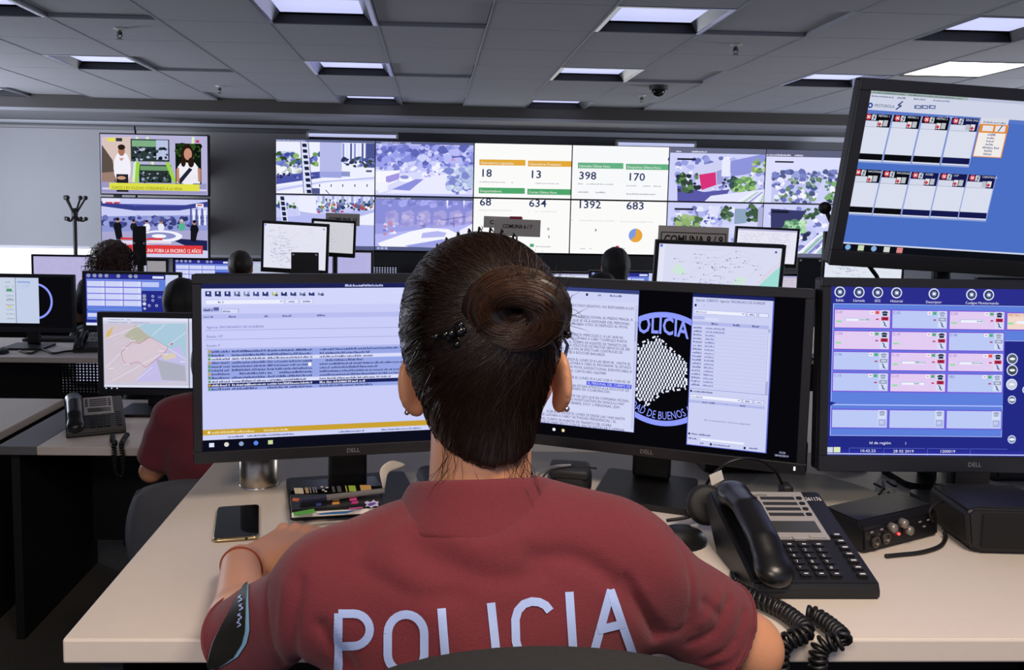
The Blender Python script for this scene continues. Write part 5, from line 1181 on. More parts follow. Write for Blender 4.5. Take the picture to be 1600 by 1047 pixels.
# hair: drawn back into a coiled bun
BUN = np.array((.086, .838, 1.517))
def hair_(P):
    d = ell_(P, hl(0, -.014, .006), (.092, .106, .099), HY)
    d = smin(d, cap_(P, hl(.0, -.035, -.04), (.062, .902, 1.345), .078, .052), .04)
    q = P - HC; f = q @ (HY @ np.array((0, 1.0, 0))); u = q[..., 2]
    r = np.abs(q @ (HY @ np.array((1.0, 0, 0))))
    d = smax(d, .83 * f - .55 * u - .052, .012)                       # forehead hairline
    d = smax(d, r - (.096 + .30 * np.minimum(u, 0)), .012)            # close at the sides
    d = smax(d, (f + .036) * .9 - np.maximum(0, u + .035) * 2.2, .010)   # behind the ears
    d = smax(d, 1.343 - P[..., 2] + .30 * np.abs(P[..., 0] - .070), .01)
    # combed grooves run towards the bun
    dx, dz = P[..., 0] - BUN[0], P[..., 2] - BUN[2]
    a = np.arctan2(dz, dx)
    return d + .0007 * np.sin(38 * a + 6 * np.sin(5 * a)) + .0005 * np.sin(95 * a)
hv = nets(hair_, (-.07, .80, 1.30), (.20, 1.12, 1.62), .0035)
ho, HAIR = skin_obj('hair', hv, M_HAIR, officer, ORG, 1)
BM = rotz(-12) @ np.array([[1, 0, 0], [0, math.cos(R(14)), -math.sin(R(14))], [0, math.sin(R(14)), math.cos(R(14))]])
def bunp(phi, psi, rmin=.0195):
    # coil lying against the back of the head, its axis towards the camera
    Rx, Rz = .032, .0245
    c = np.array((Rx * math.cos(phi), 0, Rz * math.sin(phi))); n = np.array((math.cos(phi), 0, math.sin(phi)))
    return BUN + BM @ (c + n * rmin * 1.0 * math.cos(psi) + np.array((0, -1.0, 0)) * rmin * 1.15 * math.sin(psi))
def bun_(P):
    q = (P - BUN) @ BM; rad = np.sqrt((q[..., 0] / 1.26) ** 2 + q[..., 2] ** 2)
    a = np.arctan2(q[..., 2], q[..., 0])
    d = np.sqrt((rad - .0248) ** 2 + (q[..., 1] * .87) ** 2) - (.0188 + .0012 * np.sin(a * 2 + 1))
    psi = np.arctan2(q[..., 1], rad - .0248)
    return d * .9 + .0009 * np.sin(9 * psi + 3 * a) + .0005 * np.sin(23 * psi + 5 * a)
b2, BUNB = skin_obj('hair_bun', nets(bun_, (.0, .77, 1.43), (.18, .90, 1.60), .0025), M_HAIR, ho, ORG, 1)
def strands(name, paths, rad, m, parent, origin):
    V = []; F = []
    for pts, r in paths:
        k = len(pts); b = len(V)
        for i, p in enumerate(pts):
            a = pts[max(0, i - 1)]; c = pts[min(k - 1, i + 1)]; d = (c - a)
            if d.length < 1e-9: d = Vector((0, 0, 1))
            d.normalize(); s = d.orthogonal().normalized(); u = d.cross(s); tp = r * (1.0 if i < k - 2 else .5)
            for j in range(3):
                q = p + (s * math.cos(2.094 * j) + u * math.sin(2.094 * j)) * tp - Vector(origin); V.append((q.x, q.y, q.z))
        for i in range(k - 1):
            for j in range(3): F.append((b + i * 3 + j, b + i * 3 + (j + 1) % 3, b + i * 3 + 3 + (j + 1) % 3, b + i * 3 + 3 + j))
    return obj(name, (V, F), m, parent, True)
rh = random.Random(11); hvv = hv[0]; paths = []
goal = Vector(BUN) + Vector((0, .012, 0))
for _ in range(2600):
    p = Vector(hvv[rh.randrange(len(hvv))]); pts = []; lift = rh.uniform(.0002, .0022)
    off = Vector((rh.gauss(0, .016), 0, rh.gauss(0, .011)))
    for st in range(18):
        loc, nn, _, _ = HAIR.find_nearest(p)
        if loc is None: break
        pts.append(loc + nn * lift)
        g = goal + off - loc; g -= nn * g.dot(nn)
        if g.length < .02 or (goal - loc).length < .034: break
        p = loc + g.normalized() * .0085
    if len(pts) > 4: paths.append((pts, rh.uniform(.00025, .0005)))
bunpaths = []
for _ in range(900):
    phi0 = rh.uniform(0, 6.28); psi = rh.gauss(1.4, .9); tw = rh.uniform(.1, .5); L = rh.uniform(1.2, 3.0); r0 = .0195 + rh.uniform(-.0002, .0016)
    bunpaths.append(([Vector(bunp(phi0 + L * t / 16, psi + tw * t / 16 * 2, r0 )) for t in range(17)], rh.uniform(.00025, .0005)))
for _ in range(130):                                 # loose hairs at the nape and round the bun
    if rh.random() < .6: p = Vector((rh.uniform(.0, .118), .862 + rh.uniform(0, .02), 1.352)); loc, nn, _, _ = HAIR.find_nearest(p); v = Vector((rh.gauss(.05, .25), -.15, -1)); n = 8; stp = .007
    else: ph = rh.uniform(-.6, 1.8); loc = Vector(bunp(ph, rh.uniform(.2, 1.2))); v = Vector((math.cos(ph), -.2, math.sin(ph))) + Vector((rh.gauss(0, .5), rh.gauss(0, .3), rh.gauss(0, .5))); n = 6; stp = .0045
    pts = [loc]
    for i in range(n): v += Vector((rh.gauss(0, .22), rh.gauss(.03, .10), rh.gauss(0, .12))); pts.append(pts[-1] + v.normalized() * stp)
    paths.append((pts, .00028))
strands('hair_strands', paths, 0, M_HAIR2, ho, ORG)
strands('bun_strands', bunpaths, 0, mat('hair_bun_highlight', '3c2414', .34, noise=.5, nscale=45), ho, ORG)  # lighter brown strands paint the highlight on the bun
# clips, comb, glasses, ear-rings, bracelet
OV = Vector(ORG)
def beads(b, c, n, rr, r, rd):
    for i in range(n): bmesh.ops.create_icosphere(b, subdivisions=1, radius=r * rd.uniform(.7, 1.2), matrix=Matrix.Translation(Vector(c) + Vector((rd.gauss(0, rr), rd.gauss(0, rr * .5), rd.gauss(0, rr))) - OV))
for c, n in (((.028, .838, 1.494), 16), ((.137, .868, 1.494), 12)):
    b = B(); beads(b, c, n, .008 if n > 12 else .005, .0055, rh); obj('hair_clip', b, M_GLOSS, ho, True)
b = B(); pts = []
for i in range(25):
    a = R(200 - 220 * i / 24 + 10); p = hl(.090 * math.cos(a) * .98, .012, .018 + .092 * max(0, math.sin(a)) if math.sin(a) > 0 else .02); loc, nn, _, _ = HAIR.find_nearest(Vector(p)); pts.append(loc + nn * .002 - OV)
pts = [p for p in pts]; tube(b, pts[4:21], .0022, 6)
for p in pts[8:17]: tube(b, [p, p + Vector((0, -.006, .007)), p + Vector((.003, -.014, .003))], [.0016, .0014, .0006], 5)
obj('comb_headband', b, M_GLOSS, ho, True)
g = B()
for s in (-1, 1):
    tube(g, [Vector(hl(s * .033 + .024 * math.cos(R(a)), .110 - .004 * abs(math.cos(R(a))), -.034 + .018 * math.sin(R(a)))) - OV for a in range(0, 360, 20)], .0016, 6, closed=True)
    tube(g, [Vector(hl(s * .058, .106, -.028)) - OV, Vector(hl(s * .090, .070, -.028)) - OV, Vector(hl(s * .096, .012, -.030)) - OV, Vector(hl(s * .091, -.016, -.044)) - OV], .0020, 6)
tube(g, [Vector(hl(-.009, .111, -.030)) - OV, Vector(hl(0, .114, -.027)) - OV, Vector(hl(.009, .111, -.030)) - OV], .0015, 6)
obj('glasses', g, mat('glasses_dark_blue', '1a2340', .3), officer, True)
for s in (-1, 1):
    b = B(); bmesh.ops.create_icosphere(b, subdivisions=2, radius=.0036, matrix=Matrix.Translation(Vector(hl(s * .092, -.018, -.098)) - OV)); obj('ear_stud', b, M_CHROME, officer, True)
b = B(); c = Vector((-.265, 1.140, 1.110)); pts = []
for i in range(32):
    a = 2 * math.pi * i / 32; dr = Vector((math.cos(a), 0, math.sin(a))); h, nn, _, _ = BODY_BVH.ray_cast(c + dr * .08, -dr, .08)
    if h is not None: pts.append(h + nn * .0012 - OV)
tube(b, pts, .0013, 6, closed=True); obj('bracelet', b, mat('bracelet_red_cord', '8a3a1c', .6), officer, True)
for s in (-1, 1):
    b = B(); bmesh.ops.create_uvsphere(b, u_segments=12, v_segments=8, radius=.0052, matrix=Matrix.Translation(Vector(hl(s * .031, .0875, -.030)) - OV)); obj('eye', b, mat('eye_dark', '1c120c', .15), officer, True)
# trousers and shoes
def trous_(P):
    d = ell_(P, (.06, .868, .915), (.178, .130, .085))
    for s in (-1, 1): d = smin(d, smin(cap_(P, (.06 + s * .085, .89, .895), (.06 + s * .11, 1.26, .87), .084, .064), cap_(P, (.06 + s * .11, 1.262, .86), (.06 + s * .12, 1.32, .44), .062, .050), .03), .03)
    return smax(d, .41 - P[..., 2], .004)
skin_obj('trousers', nets(trous_, (-.25, .70, .38), (.37, 1.42, 1.03), .009), M_TROUSER, officer, ORG, 1)
for s in (-1, 1):
    skin_obj('shoe', nets(lambda P: smax(smin(cap_(P, (.06 + s * .12, 1.30, .405), (.06 + s * .145, 1.49, .388), .048, .040), cap_(P, (.06 + s * .12, 1.315, .40), (.06 + s * .12, 1.315, .47), .046, .044), .02), .352 - P[..., 2], .004), (.06 + s * .13 - .11, 1.22, .34), (.06 + s * .13 + .11, 1.56, .50), .008), M_SHOE, officer, ORG, 1)
# ------------------------------------------------------------------ office chairs
M_FAB = mat('chair_fabric_dark', '1d1d20', 0.9, noise=0.2, nscale=200, bump=0.5, bscale=700)
M_FABG = mat('chair_fabric_grey', '55565a', 0.9, noise=0.15, nscale=200, bump=0.5, bscale=700)
def sq(a, p): return math.copysign(abs(a) ** p, a)
def backrest_bm(w, h, th, curve):
    b = B(); nu, nv = 14, 14; fr = []
    for side in (0, 1):
        g = []
        for j in range(nv + 1):
            row = []
            for i in range(nu + 1):
                a = -1 + 2 * i / nu; c = -1 + 2 * j / nv
                # square grid pulled onto a rounded outline
                x = a * math.sqrt(max(0, 1 - c * c * .30)); z = c * math.sqrt(max(0, 1 - a * a * .45))
                edge = max(abs(a), abs(c)); t = th * math.sqrt(max(0, 1 - edge ** 4))
                row.append(b.verts.new((x * w / 2, curve * (1 - a * a) * -1 + (-t if side == 0 else t), z * h / 2)))
            g.append(row)
        for j in range(nv):
            for i in range(nu):
                q = (g[j][i], g[j][i + 1], g[j + 1][i + 1], g[j + 1][i]); b.faces.new(q if side == 0 else q[::-1])
    bmesh.ops.remove_doubles(b, verts=b.verts[:], dist=1e-5)
    return b
def chair(label, x, y, z0, rz=0, m=None, seat=.46, backz=.72, bw=.44, bh=.46, group='office chairs'):
    """a swivel chair whose sitter faces local +y"""
    m = m or M_FAB
    t = thing('office_chair', label, 'office chair', (x, y, z0), R(rz), group)
    o = obj('backrest', backrest_bm(bw, bh, .03, .03), m, t, True, (0, -.225, backz))
    s_ = prism(B(), rrect(.46, .44, .10, 6), seat - .07, seat); bmesh.ops.bevel(s_, geom=[e for e in s_.edges if abs(e.verts[0].co.z - e.verts[1].co.z) < 1e-6], offset=.02, segments=3, affect='EDGES')
    obj('seat', s_, m, t, True)
    obj('back_support', tube(B(), spline([(0, -.10, seat - .08), (0, -.25, seat - .06), (0, -.29, seat + .10), (0, -.27, backz)], 5), .018, 8), M_BLACK, t)
    obj('gas_lift', lathe(B(), [(.028, .07), (.028, .24), (.018, .24), (.018, seat - .07), (.09, seat - .07), (.09, seat - .06), (0, seat - .06)], 16), M_BLACK, t)
    for i in range(5):
        a = R(72 * i + 18); d = Vector((math.cos(a), math.sin(a), 0))
        obj('base_leg', tube(B(), [d * .02 + Vector((0, 0, .085)), d * .16 + Vector((0, 0, .08)), d * .29 + Vector((0, 0, .062))], [.024, .02, .015], 8), M_BLACK, t)
        w = B(); bmesh.ops.create_cone(w, cap_ends=True, segments=16, radius1=.026, radius2=.026, depth=.036, matrix=Matrix.Translation(d * .29 + Vector((0, 0, .027))) @ Matrix.Rotation(a, 4, 'Z') @ Matrix.Rotation(R(90), 4, 'X'))
        obj('caster', w, M_BLACK, t)
    return t
chair('dark office chair of the officer, its rounded top edge in the foreground', .125, .905, .35, -3, M_FAB, .435, .672, .46, .48)

# ------------------------------------------------------------------ the other people at work
def gbody_(P):
    d = union([ell_(P, (0, .0, .86), (.165, .10, .21)), ell_(P, (0, -.01, .645), (.150, .11, .15)), cap_(P, (-.15, 0, 1.0), (.15, 0, 1.0), .05, .05), cap_(P, (0, .0, .98), (0, .02, 1.14), .056, .05)], .05)
    d = smin(d, ell_(P, (0, .02, 1.19), (.074, .092, .10)), .03); d = smin(d, ell_(P, (0, .055, 1.13), (.055, .055, .065)), .03); d = smin(d, cap_(P, (0, .105, 1.175), (0, .125, 1.145), .007, .011), .012)
    for s in (-1, 1):
        d = smin(d, ell_(P, (s * .078, .015, 1.165), (.010, .02, .032)), .006)
        d = smin(d, arm_(P, (s * .165, 0, .99), (s * .25, .06, .79), (s * .16, .29, .825)), .03)
        d = smin(d, hand_(P, (s * .15, .31, .822), (-s * .3, .95, -.12), (-s * .95, -.3, 0)), .014)
        d = smin(d, smin(cap_(P, (s * .09, .02, .565), (s * .11, .42, .545), .070, .055), cap_(P, (s * .11, .42, .52), (s * .12, .38, .08), .052, .036), .03), .03)
        d = smin(d, cap_(P, (s * .12, .36, .045), (s * .14, .52, .04), .036, .03), .02)
    return d
def gshirt_(P):
    d = union([ell_(P, (0, 0, .87), (.185, .118, .19)), ell_(P, (0, -.01, .66), (.172, .126, .19)), cap_(P, (-.15, 0, .995), (.15, 0, .995), .063, .063), cap_(P, (0, .0, 1.03), (-.10, 0, 1.01), .055, .055), cap_(P, (0, .0, 1.03), (.10, 0, 1.01), .055, .055)], .045)
    for s in (-1, 1): d = smin(d, smax(cap_(P, (s * .165, 0, .985), (s * .25, .06, .78), .064, .066), (P - np.array((s * .231, .046, .835))) @ np.array((s * .34, .24, -.91)), .005), .03)
    d = d + .003 * np.sin(30 * P[..., 0] + 40 * P[..., 2]) * np.sin(21 * P[..., 2])
    return smax(smax(d, .53 - P[..., 2], .005), -cap_(P, (0, 0, 1.02), (0, .02, 1.2), .056, .056), .006)
def gtrous_(P):
    d = ell_(P, (0, -.01, .58), (.17, .135, .09))
    for s in (-1, 1): d = smin(d, smin(cap_(P, (s * .09, .02, .55), (s * .11, .42, .535), .084, .064), cap_(P, (s * .11, .42, .53), (s * .12, .38, .10), .062, .05), .03), .03)
    return smax(d, .075 - P[..., 2], .004)
def ghair_(P, kind):
    q = P - np.array((0, .02, 1.19)); f, u = q[..., 1], q[..., 2]
    d = ell_(P, (0, .005, 1.205), (.088, .104, .098) if kind != 'curly' else (.118, .112, .108))
    if kind == 'long': d = smin(d, cap_(P, (0, -.04, 1.17), (0, -.075, 1.0), .075, .05), .04)
    if kind == 'curly':
        d = smin(d, ell_(P, (0, -.02, 1.12), (.125, .095, .13)), .04)
        d = d + .010 * np.sin(95 * P[..., 0] + 2 * np.sin(60 * u)) * np.sin(88 * P[..., 2]) * np.sin(80 * f + 40 * P[..., 0])
    d = smax(d, .83 * f - .55 * u - .040, .012)
    if kind == 'short': d = smax(d, (f + .02) * .9 - np.maximum(0, u + .03) * 2.0, .01); d = smax(d, -.085 - u, .01)
    return d + .0012 * np.sin(120 * P[..., 0])
H0 = .011
GB = nets(gbody_, (-.34, -.20, 0), (.34, .62, 1.34), .0085); GS = nets(gshirt_, (-.36, -.20, .50), (.36, .20, 1.12), .009); GT = nets(gtrous_, (-.28, -.22, .05), (.28, .54, .70), H0)
GH = {k: nets(lambda P: ghair_(P, k), (-.18, -.18, .9), (.18, .16, 1.36), .008) for k in ('short', 'long', 'curly')}
M_CURL = mat('hair_curly_auburn', '3a1c12', .55, noise=.5, nscale=90, bump=.8, bscale=120); M_HBLK = mat('hair_black', '0e0b0a', .62, noise=.4, nscale=80)
M_SHB = mat('dark_uniform_shirt', '1b1c24', .9)
def worker(label, x, y, rz, sc, hair, hm, sm, z0=0.0):
    t = thing('person', label, 'person', (x, y, z0), R(rz)); t.scale = (sc,) * 3
    skin_obj('body', GB, M_SKIN, t, (0, 0, 0), 1); skin_obj('shirt', GS, sm, t, (0, 0, 0), 1); skin_obj('trousers', GT, M_TROUSER, t, (0, 0, 0), 1); skin_obj('hair', GH[hair], hm, t, (0, 0, 0), 1)
    if hair == 'curly':
        r = random.Random(21); P_ = []
        for _ in range(420):
            p = Vector(GH['curly'][0][r.randrange(len(GH['curly'][0]))]); d = Vector((p.x * 2 + r.gauss(0, .12), p.y + r.gauss(0, .12), (p.z - 1.24) * .9 - .28)).normalized() * .0075; u = d.orthogonal().normalized(); v_ = d.cross(u).normalized(); ph = r.random() * 6
            P_.append(([p + d * i + (u * math.cos(ph + i * .95) + v_ * math.sin(ph + i * .95)) * .0085 for i in range(12)], .0022))
        strands('hair_curls', P_, 0, hm, t, (0, 0, 0))
    for s in (-1, 1): skin_obj('shoe', nets(lambda P: smax(cap_(P, (s * .12, .35, .045), (s * .145, .54, .04), .05, .042), .002 - P[..., 2], .004), (s * .13 - .09, .26, 0), (s * .13 + .09, .62, .14), .012), M_SHOE, t, (0, 0, 0), 1)
    return t
worker('person in maroon shirt with dark hair, half hidden by the left dispatch monitor', -.66, 2.60, 0, .95, 'long', M_HBLK, M_SHIRT)
chair('grey office chair behind the dispatch monitor, person in maroon seated in it', -.66, 2.57, 0, 0, M_FABG, .44, .66, .42, .36)
worker('person whose dark hair shows between the blue console monitor and the dispatch monitor', -1.22, 4.08, 0, .96, 'long', M_HBLK, M_SHB)
worker('person with curly auburn hair in front of the lavender monitor', -2.185, 5.75, 0, 1.03, 'curly', M_CURL, M_SHB)
worker('person with short brown hair under the darker blind, far left of the tilted maps', -1.36, 5.93, 0, .985, 'short', mat('hair_brown', '2a1c14', .5), M_SHB)
worker('person with short hair just right of the hair bun, far away', .72, 5.75, 0, .97, 'short', mat('hair_brown', '2a1c14', .5), M_SHB)
worker('person with long black hair, taller of two left of the teal-cornered map', 1.21, 5.45, 0, 1.055, 'long', M_HBLK, M_SHB)
worker('person with bowed black hair, lower of two left of the teal-cornered map', .92, 4.45, 0, .985, 'long', M_HBLK, M_SHB)
for l, x, y in (('chair of the dark-haired person by the dispatch monitor', -1.22, 4.05), ('chair of the curly-haired person', -2.185, 5.72), ('chair of the short-haired person under the darker blind', -1.36, 5.90), ('chair of the far person right of the bun', .72, 5.72), ('chair of the tall long-haired person', 1.21, 5.42), ('chair of the person with bowed black hair', .92, 4.42)):
    chair('dark office ' + l, x, y, 0, 0, M_FAB, .445, .62, .42, .40)
chair('dark office chair cut by the left edge of the photo', -1.83, 2.55, 0, 20, M_FAB, .46, .70, .42, .46)

# ------------------------------------------------------------------ sign boards and plates
def sign(label, px0, py0, px1, py1, Y, txt, zdesk=.74, roll=1.0, frame=False, tcap=.30, twid=.82, tv=.5):
    a = at_y(px0, py0, Y); b = at_y(px1, py1, Y); w = abs(b.x - a.x); h = abs(a.z - b.z); c = (a + b) / 2
    t = thing('sign_board', label, 'sign', (c.x, Y, zdesk), 0, 'district sign boards')
    zc = c.z - zdesk; rt = Matrix.Translation((0, 0, zc)) @ Matrix.Rotation(R(roll), 4, 'Y')
    o = obj('board', bx((-w / 2, -.004, -h / 2), (w / 2, .004, h / 2), .001), M_SIGN, t); o.matrix_local = rt
    V, F, W = text_geo(txt, .025); k = w * twid / W; ky = h * tcap / .69
    o = obj('lettering', ([((x - W / 2) * k, -.0052, (y - .345) * ky + h * (.5 - tv)) for x, y in V], F), M_INK, t); o.matrix_local = rt
    if frame:
        f = B(); fw, fh = w * .92, h * .62; fz = h * (.5 - tv)
        for q in ((0, fz + fh / 2, fw, .004), (0, fz - fh / 2, fw, .004), (-fw / 2, fz, .004, fh), (fw / 2, fz, .004, fh)): box(f, (q[0], -.0048, q[1]), (q[2], .0015, q[3]))
        o = obj('border_line', f, M_INK, t); o.matrix_local = rt
    obj('post', tube(B(), [(0, .010, .008), (0, .010, zc + h * .2)], .007, 8), M_BLACK, t); obj('foot', prism(B(), rrect(.12, .10, .02), 0, .010), M_BLACK, t)
    return t
sign('grey sign board reading COMUNA 11 behind the tilted map monitors', 509, 333, 562, 353, 6.12, 'COMUNA 11')
sign('grey sign board reading COMUNA 6 / 7 above the officer head', 772, 342, 844, 370, 6.5, 'COMUNA 6 / 7', tcap=.22, twid=.64, tv=.42)
sign('grey sign board with a red corner half hidden behind COMUNA 6 / 7', 756, 338, 816, 357, 6.85, 'COMUNA', tcap=.34, twid=.7)
p = at_y(806, 340.5, 6.843); q = obj('sign_sticker', bx((p.x - .05, 6.842, p.z - .012), (p.x + .05, 6.8445, p.z + .012)), mat('sticker_red', 'c02a4a', .6))
for o in bpy.data.objects:
    if o.get('label', '').startswith('grey sign board with a red corner'): q.parent = o; q.matrix_parent_inverse = Matrix.Translation(-Vector(o.location)); q.name = 'red_corner'
sign('grey sign board reading COMUNA 8 / 9 above the teal-cornered map', 1029, 353, 1137, 388, 3.88, 'COMUNA 8 / 9', frame=True, tcap=.36, twid=.84, tv=.62)
def plate(label, px0, py0, px1, Y, zb):
    a = at_y(px0, py0, Y); b = at_y(px1, py0, Y); w = b.x - a.x; h = a.z - zb
    t = thing('equipment_stand', label, 'equipment stand', ((a.x + b.x) / 2, Y, zb), 0, 'black equipment stands')
    obj('plate', bx((-w / 2, -.006, h - .30), (w / 2, .006, h), .003), M_BLACK, t); obj('post', bx((-w * .22, .006, .01), (w * .22, .03, h - .02)), M_BLACK, t); obj('foot', prism(B(), rrect(.2, .16, .02), 0, .012), M_BLACK, t)
    for s in (-1, 1): obj('screw', box(B(), (s * (w / 2 - .014), -.008, h - .014 if w > .12 else h - .13), (.012, .005, .012), None, .002), mat('screw_bright', 'e8e8ee', .3, emit=None), t)
plate('black plate on a stand in front of the lower tilted map', 455, 394, 498, 5.0, .74)
plate('narrow black plate on a stand in front of the lower television', 207, 353, 228, 6.40, .74)
plate('black box on a stand between the teal-cornered map and the right-hand monitors', 1247, 403, 1284, 4.95, .74)
p = at_y(1284, 436, 1.79)
t = thing('gooseneck_microphone', 'black gooseneck microphone with foam ball beside the tilted upper monitor', 'microphone', (p.x + .06, 1.76, 1.07))
m0 = at_y(1289, 325, 1.72) - Vector(t.location); m1 = at_y(1330, 410, 1.76) - Vector(t.location)
obj('base', lathe(B(), [(0, 0), (.05, 0), (.05, .012), (.02, .03), (0, .03)], 20), M_BLACK, t)
obj('gooseneck', tube(B(), spline([(0, 0, .02), (.0, .0, .16), (.03, 0, .30), (.055, 0, .40), (m0.x + .03, m0.y, m0.z - .05), m0], 6), .0045, 8), M_BLACK, t)
b = B(); bmesh.ops.create_uvsphere(b, u_segments=16, v_segments=12, radius=.013, matrix=Matrix.Translation(m0)); obj('foam_ball', b, M_RUBBER, t, True)
# ------------------------------------------------------------------ things on the near desk
ZD = 1.07
def poly_slab(name, label, cat, pxs, z, th, m, parent=None, group=None):
    """a flat thing lying at height z, outline measured on that height; origin at its middle"""
    pts = [at_z(x, y, z) for x, y in pxs]; c = sum(pts, Vector()) / len(pts)
    b = prism(B(), [(p.x - c.x, p.y - c.y) for p in pts], 0, th)
    bmesh.ops.bevel(b, geom=[e for e in b.edges if e.verts[0].co.z > th * .5 and e.verts[1].co.z > th * .5], offset=min(.0012, th * .3), segments=2, affect='EDGES')
    t = thing(name, label, cat, (c.x, c.y, z), 0, group)
    obj('body', b, m, t); return t, c
# pencil cup
p = at_z(399, 768, ZD)
t = thing('pencil_cup', 'brushed steel pencil cup under the left dispatch monitor', 'cup', (p.x, p.y + .035, ZD))
obj('body', lathe(B(), [(0, 0), (.0365, 0), (.037, .004), (.037, .100), (.0355, .100), (.0345, .006), (0, .006)], 40), M_SILVER, t, True)
obj('base_ring', lathe(B(), [(.0372, .0), (.0378, .001), (.0378, .005), (.0372, .006)], 40), M_CHROME, t, True)
# mobile phone
a = Vector((-.3265, 1.392, ZD)); t = thing('mobile_phone', 'black smartphone with a gold edge lying at left on the near desk', 'phone', a, R(11.5))
b = prism(B(), rrect(.0735, .146, .009), 0.0, .0085); bmesh.ops.bevel(b, geom=[e for e in b.edges if abs(e.verts[0].co.z - e.verts[1].co.z) < 1e-6], offset=.0025, segments=3, affect='EDGES'); obj('frame', b, mat('champagne_metal', 'c8b48c', .25, metal=1.0), t, True)
obj('glass', prism(B(), rrect(.0705, .1425, .008), .0072, .0090), mat('phone_glass', '0a0b10', .06, coat=.5), t)
obj('headphone_jack', bx((.014, -.0733, .0028), (.0185, -.0725, .006)), M_INK, t)
# things lying on the foot of the left monitor
ZB = ZD + .0125
t, c = poly_slab('card_case', 'black slim case printed with small pale icons on the monitor foot', 'case', [(454, 777), (597, 769), (586, 753), (452, 761)], ZB, .012, M_GLOSS)
def decal(t, c, pxs, z, col, name='print'):
    pts = [at_z(x, y, z) for x, y in pxs]; b = B(); b.faces.new([b.verts.new((p.x - c.x, p.y - c.y, z - c.z + .0003)) for p in pts]); return obj(name, b, mat('print_' + col, col, .5), t)
zt = ZB + .012
for x0, x1, col in ((460, 474, 'd8cdb0'), (477, 482, 'b89a6a'), (484, 486, '8a8a8a'), (489, 491, '8a8a8a'), (493, 495, '8a8a8a'), (519, 523, '5a5a5e'), (527, 533, '5a5a5e'), (540, 542, 'd8c05a'), (545, 556, 'a8c84a'), (563, 580, 'd9a860')):
    k = (x0 - 454) / 135 * -6; decal(t, c, [(x0 + 1, 772 + k), (x1 + 1, 772 + k), (x1 - 1, 763 + k), (x0 - 1, 763 + k)], zt, col)
for x, y in ((505, 766), (511, 762), (509, 768), (503, 761)): decal(t, c, [(x - 2, y + 1), (x + 2, y + 1), (x + 2, y - 1), (x - 2, y - 1)], zt, 'd8d0c0')
a_ = [at_z(x, y, zt) for x, y in ((548, 767), (557, 766))]
t, c = poly_slab('notebook', 'black notebook with colourful stickers and a white edge on the monitor foot', 'notebook', [(456, 809), (597, 801), (593, 783), (453, 784)], ZB, .014, mat('notebook_black', '121214', .35))
zt = ZB + .014
for pxs, col in (([(460, 807), (494, 801), (490, 795), (458, 801)], '58a83c'), ([(494, 803), (520, 800), (556, 798), (540, 803), (500, 805)], '2f6a9c'), ([(545, 797), (568, 794), (566, 792), (545, 794)], 'b84a8c'), ([(456, 783), (466, 784), (468, 779), (458, 778)], 'c8643c'), ([(519, 789), (531, 788), (530, 784), (519, 785)], 'd8923c'), ([(520, 783), (530, 782), (529, 779), (520, 780)], 'd8b088'), ([(546, 783), (558, 782), (557, 777), (546, 778)], 'd84a8c'), ([(549, 788), (560, 787), (560, 783), (549, 784)], 'c83a7c'), ([(494, 791), (502, 790), (502, 786), (494, 787)], '3a4a8c')): decal(t, c, pxs, zt, col, 'sticker')
star = [(569, 786), (573, 783), (579, 785), (584, 781), (587, 784), (592, 784), (590, 788), (592, 791), (585, 791), (580, 794), (576, 791), (571, 792), (573, 788)]; decal(t, c, star, zt, 'd8d0e8', 'sticker'); decal(t, c, [(574, 788), (579, 786), (585, 785), (588, 787), (582, 790), (577, 791)], zt + .0003, '6a4a9c', 'sticker')
b = B(); P_ = [at_z(456, 809, ZB), at_z(597, 801, ZB)]; d = (P_[1] - P_[0]); obj('page_edge', box(b, (P_[0] + d * .5) - c + Vector((0, -.0015, .005)), (d.length, .003, .008), Matrix.Rotation(math.atan2(d.y, d.x), 3, 'Z')), M_WHITE, t)
p0 = at_z(469, 783, zt + .006); p1 = at_z(600, 767, zt + .006)
t = thing('pen', 'thick pen with a navy barrel lying across the sticker notebook', 'pen', (p0 + p1) / 2); o_ = Vector(t.location)
m_ = p0.lerp(p1, .3); obj('barrel', tube(B(), [p0 - o_, m_ - o_], .0055, 12), mat('pen_navy', '1a1c34', .3), t); obj('cap', tube(B(), [m_ - o_, p1 - o_], [.0058, .005], 12), mat('pen_clear_grey', '6e6a68', .15), t)
# curled paper and soft case
t = thing('paper_slip', 'curled printed paper slip standing behind the sticker notebook', 'paper', at_z(600, 768, ZD))
o_ = Vector(t.location); cl = [(599, 766, 1.50), (596, 750, 1.51), (592, 738, 1.52), (597, 727, 1.53), (612, 718, 1.54)]
b = B(); rows = []
for i, (x, y, Y) in enumerate(cl):
    w = (2, 8, 14, 24, 26)[i]; rows.append([b.verts.new(at_y(x + w * f, y + (3 if i > 2 else -1) * f * i * .7 - .0, Y + .02 * f) - o_) for f in (0, .5, 1)])
for A, C in zip(rows, rows[1:]):
    for i in range(2): b.faces.new((A[i], A[i + 1], C[i + 1], C[i]))
po = obj('sheet', b, mat('receipt_paper', 'c9c0b4', .7, noise=.12, nscale=300), t, True); md = po.modifiers.new('s', 'SUBSURF'); md.render_levels = md.levels = 2; md = po.modifiers.new('t', 'SOLIDIFY'); md.thickness = .0004
p = at_z(680, 786, ZD); t = thing('soft_case', 'dark navy soft case between the paper slip and the officer neck', 'case', (p.x, p.y + .05, ZD), R(10))
b = box(B(), (0, 0, .021), (.060, .12, .042), None, .018, 4); obj('body', b, mat('navy_fabric', '161a2c', .7), t, True); obj('zip', bx((-.031, -.05, .020), (-.029, .05, .023)), M_GREY, t)
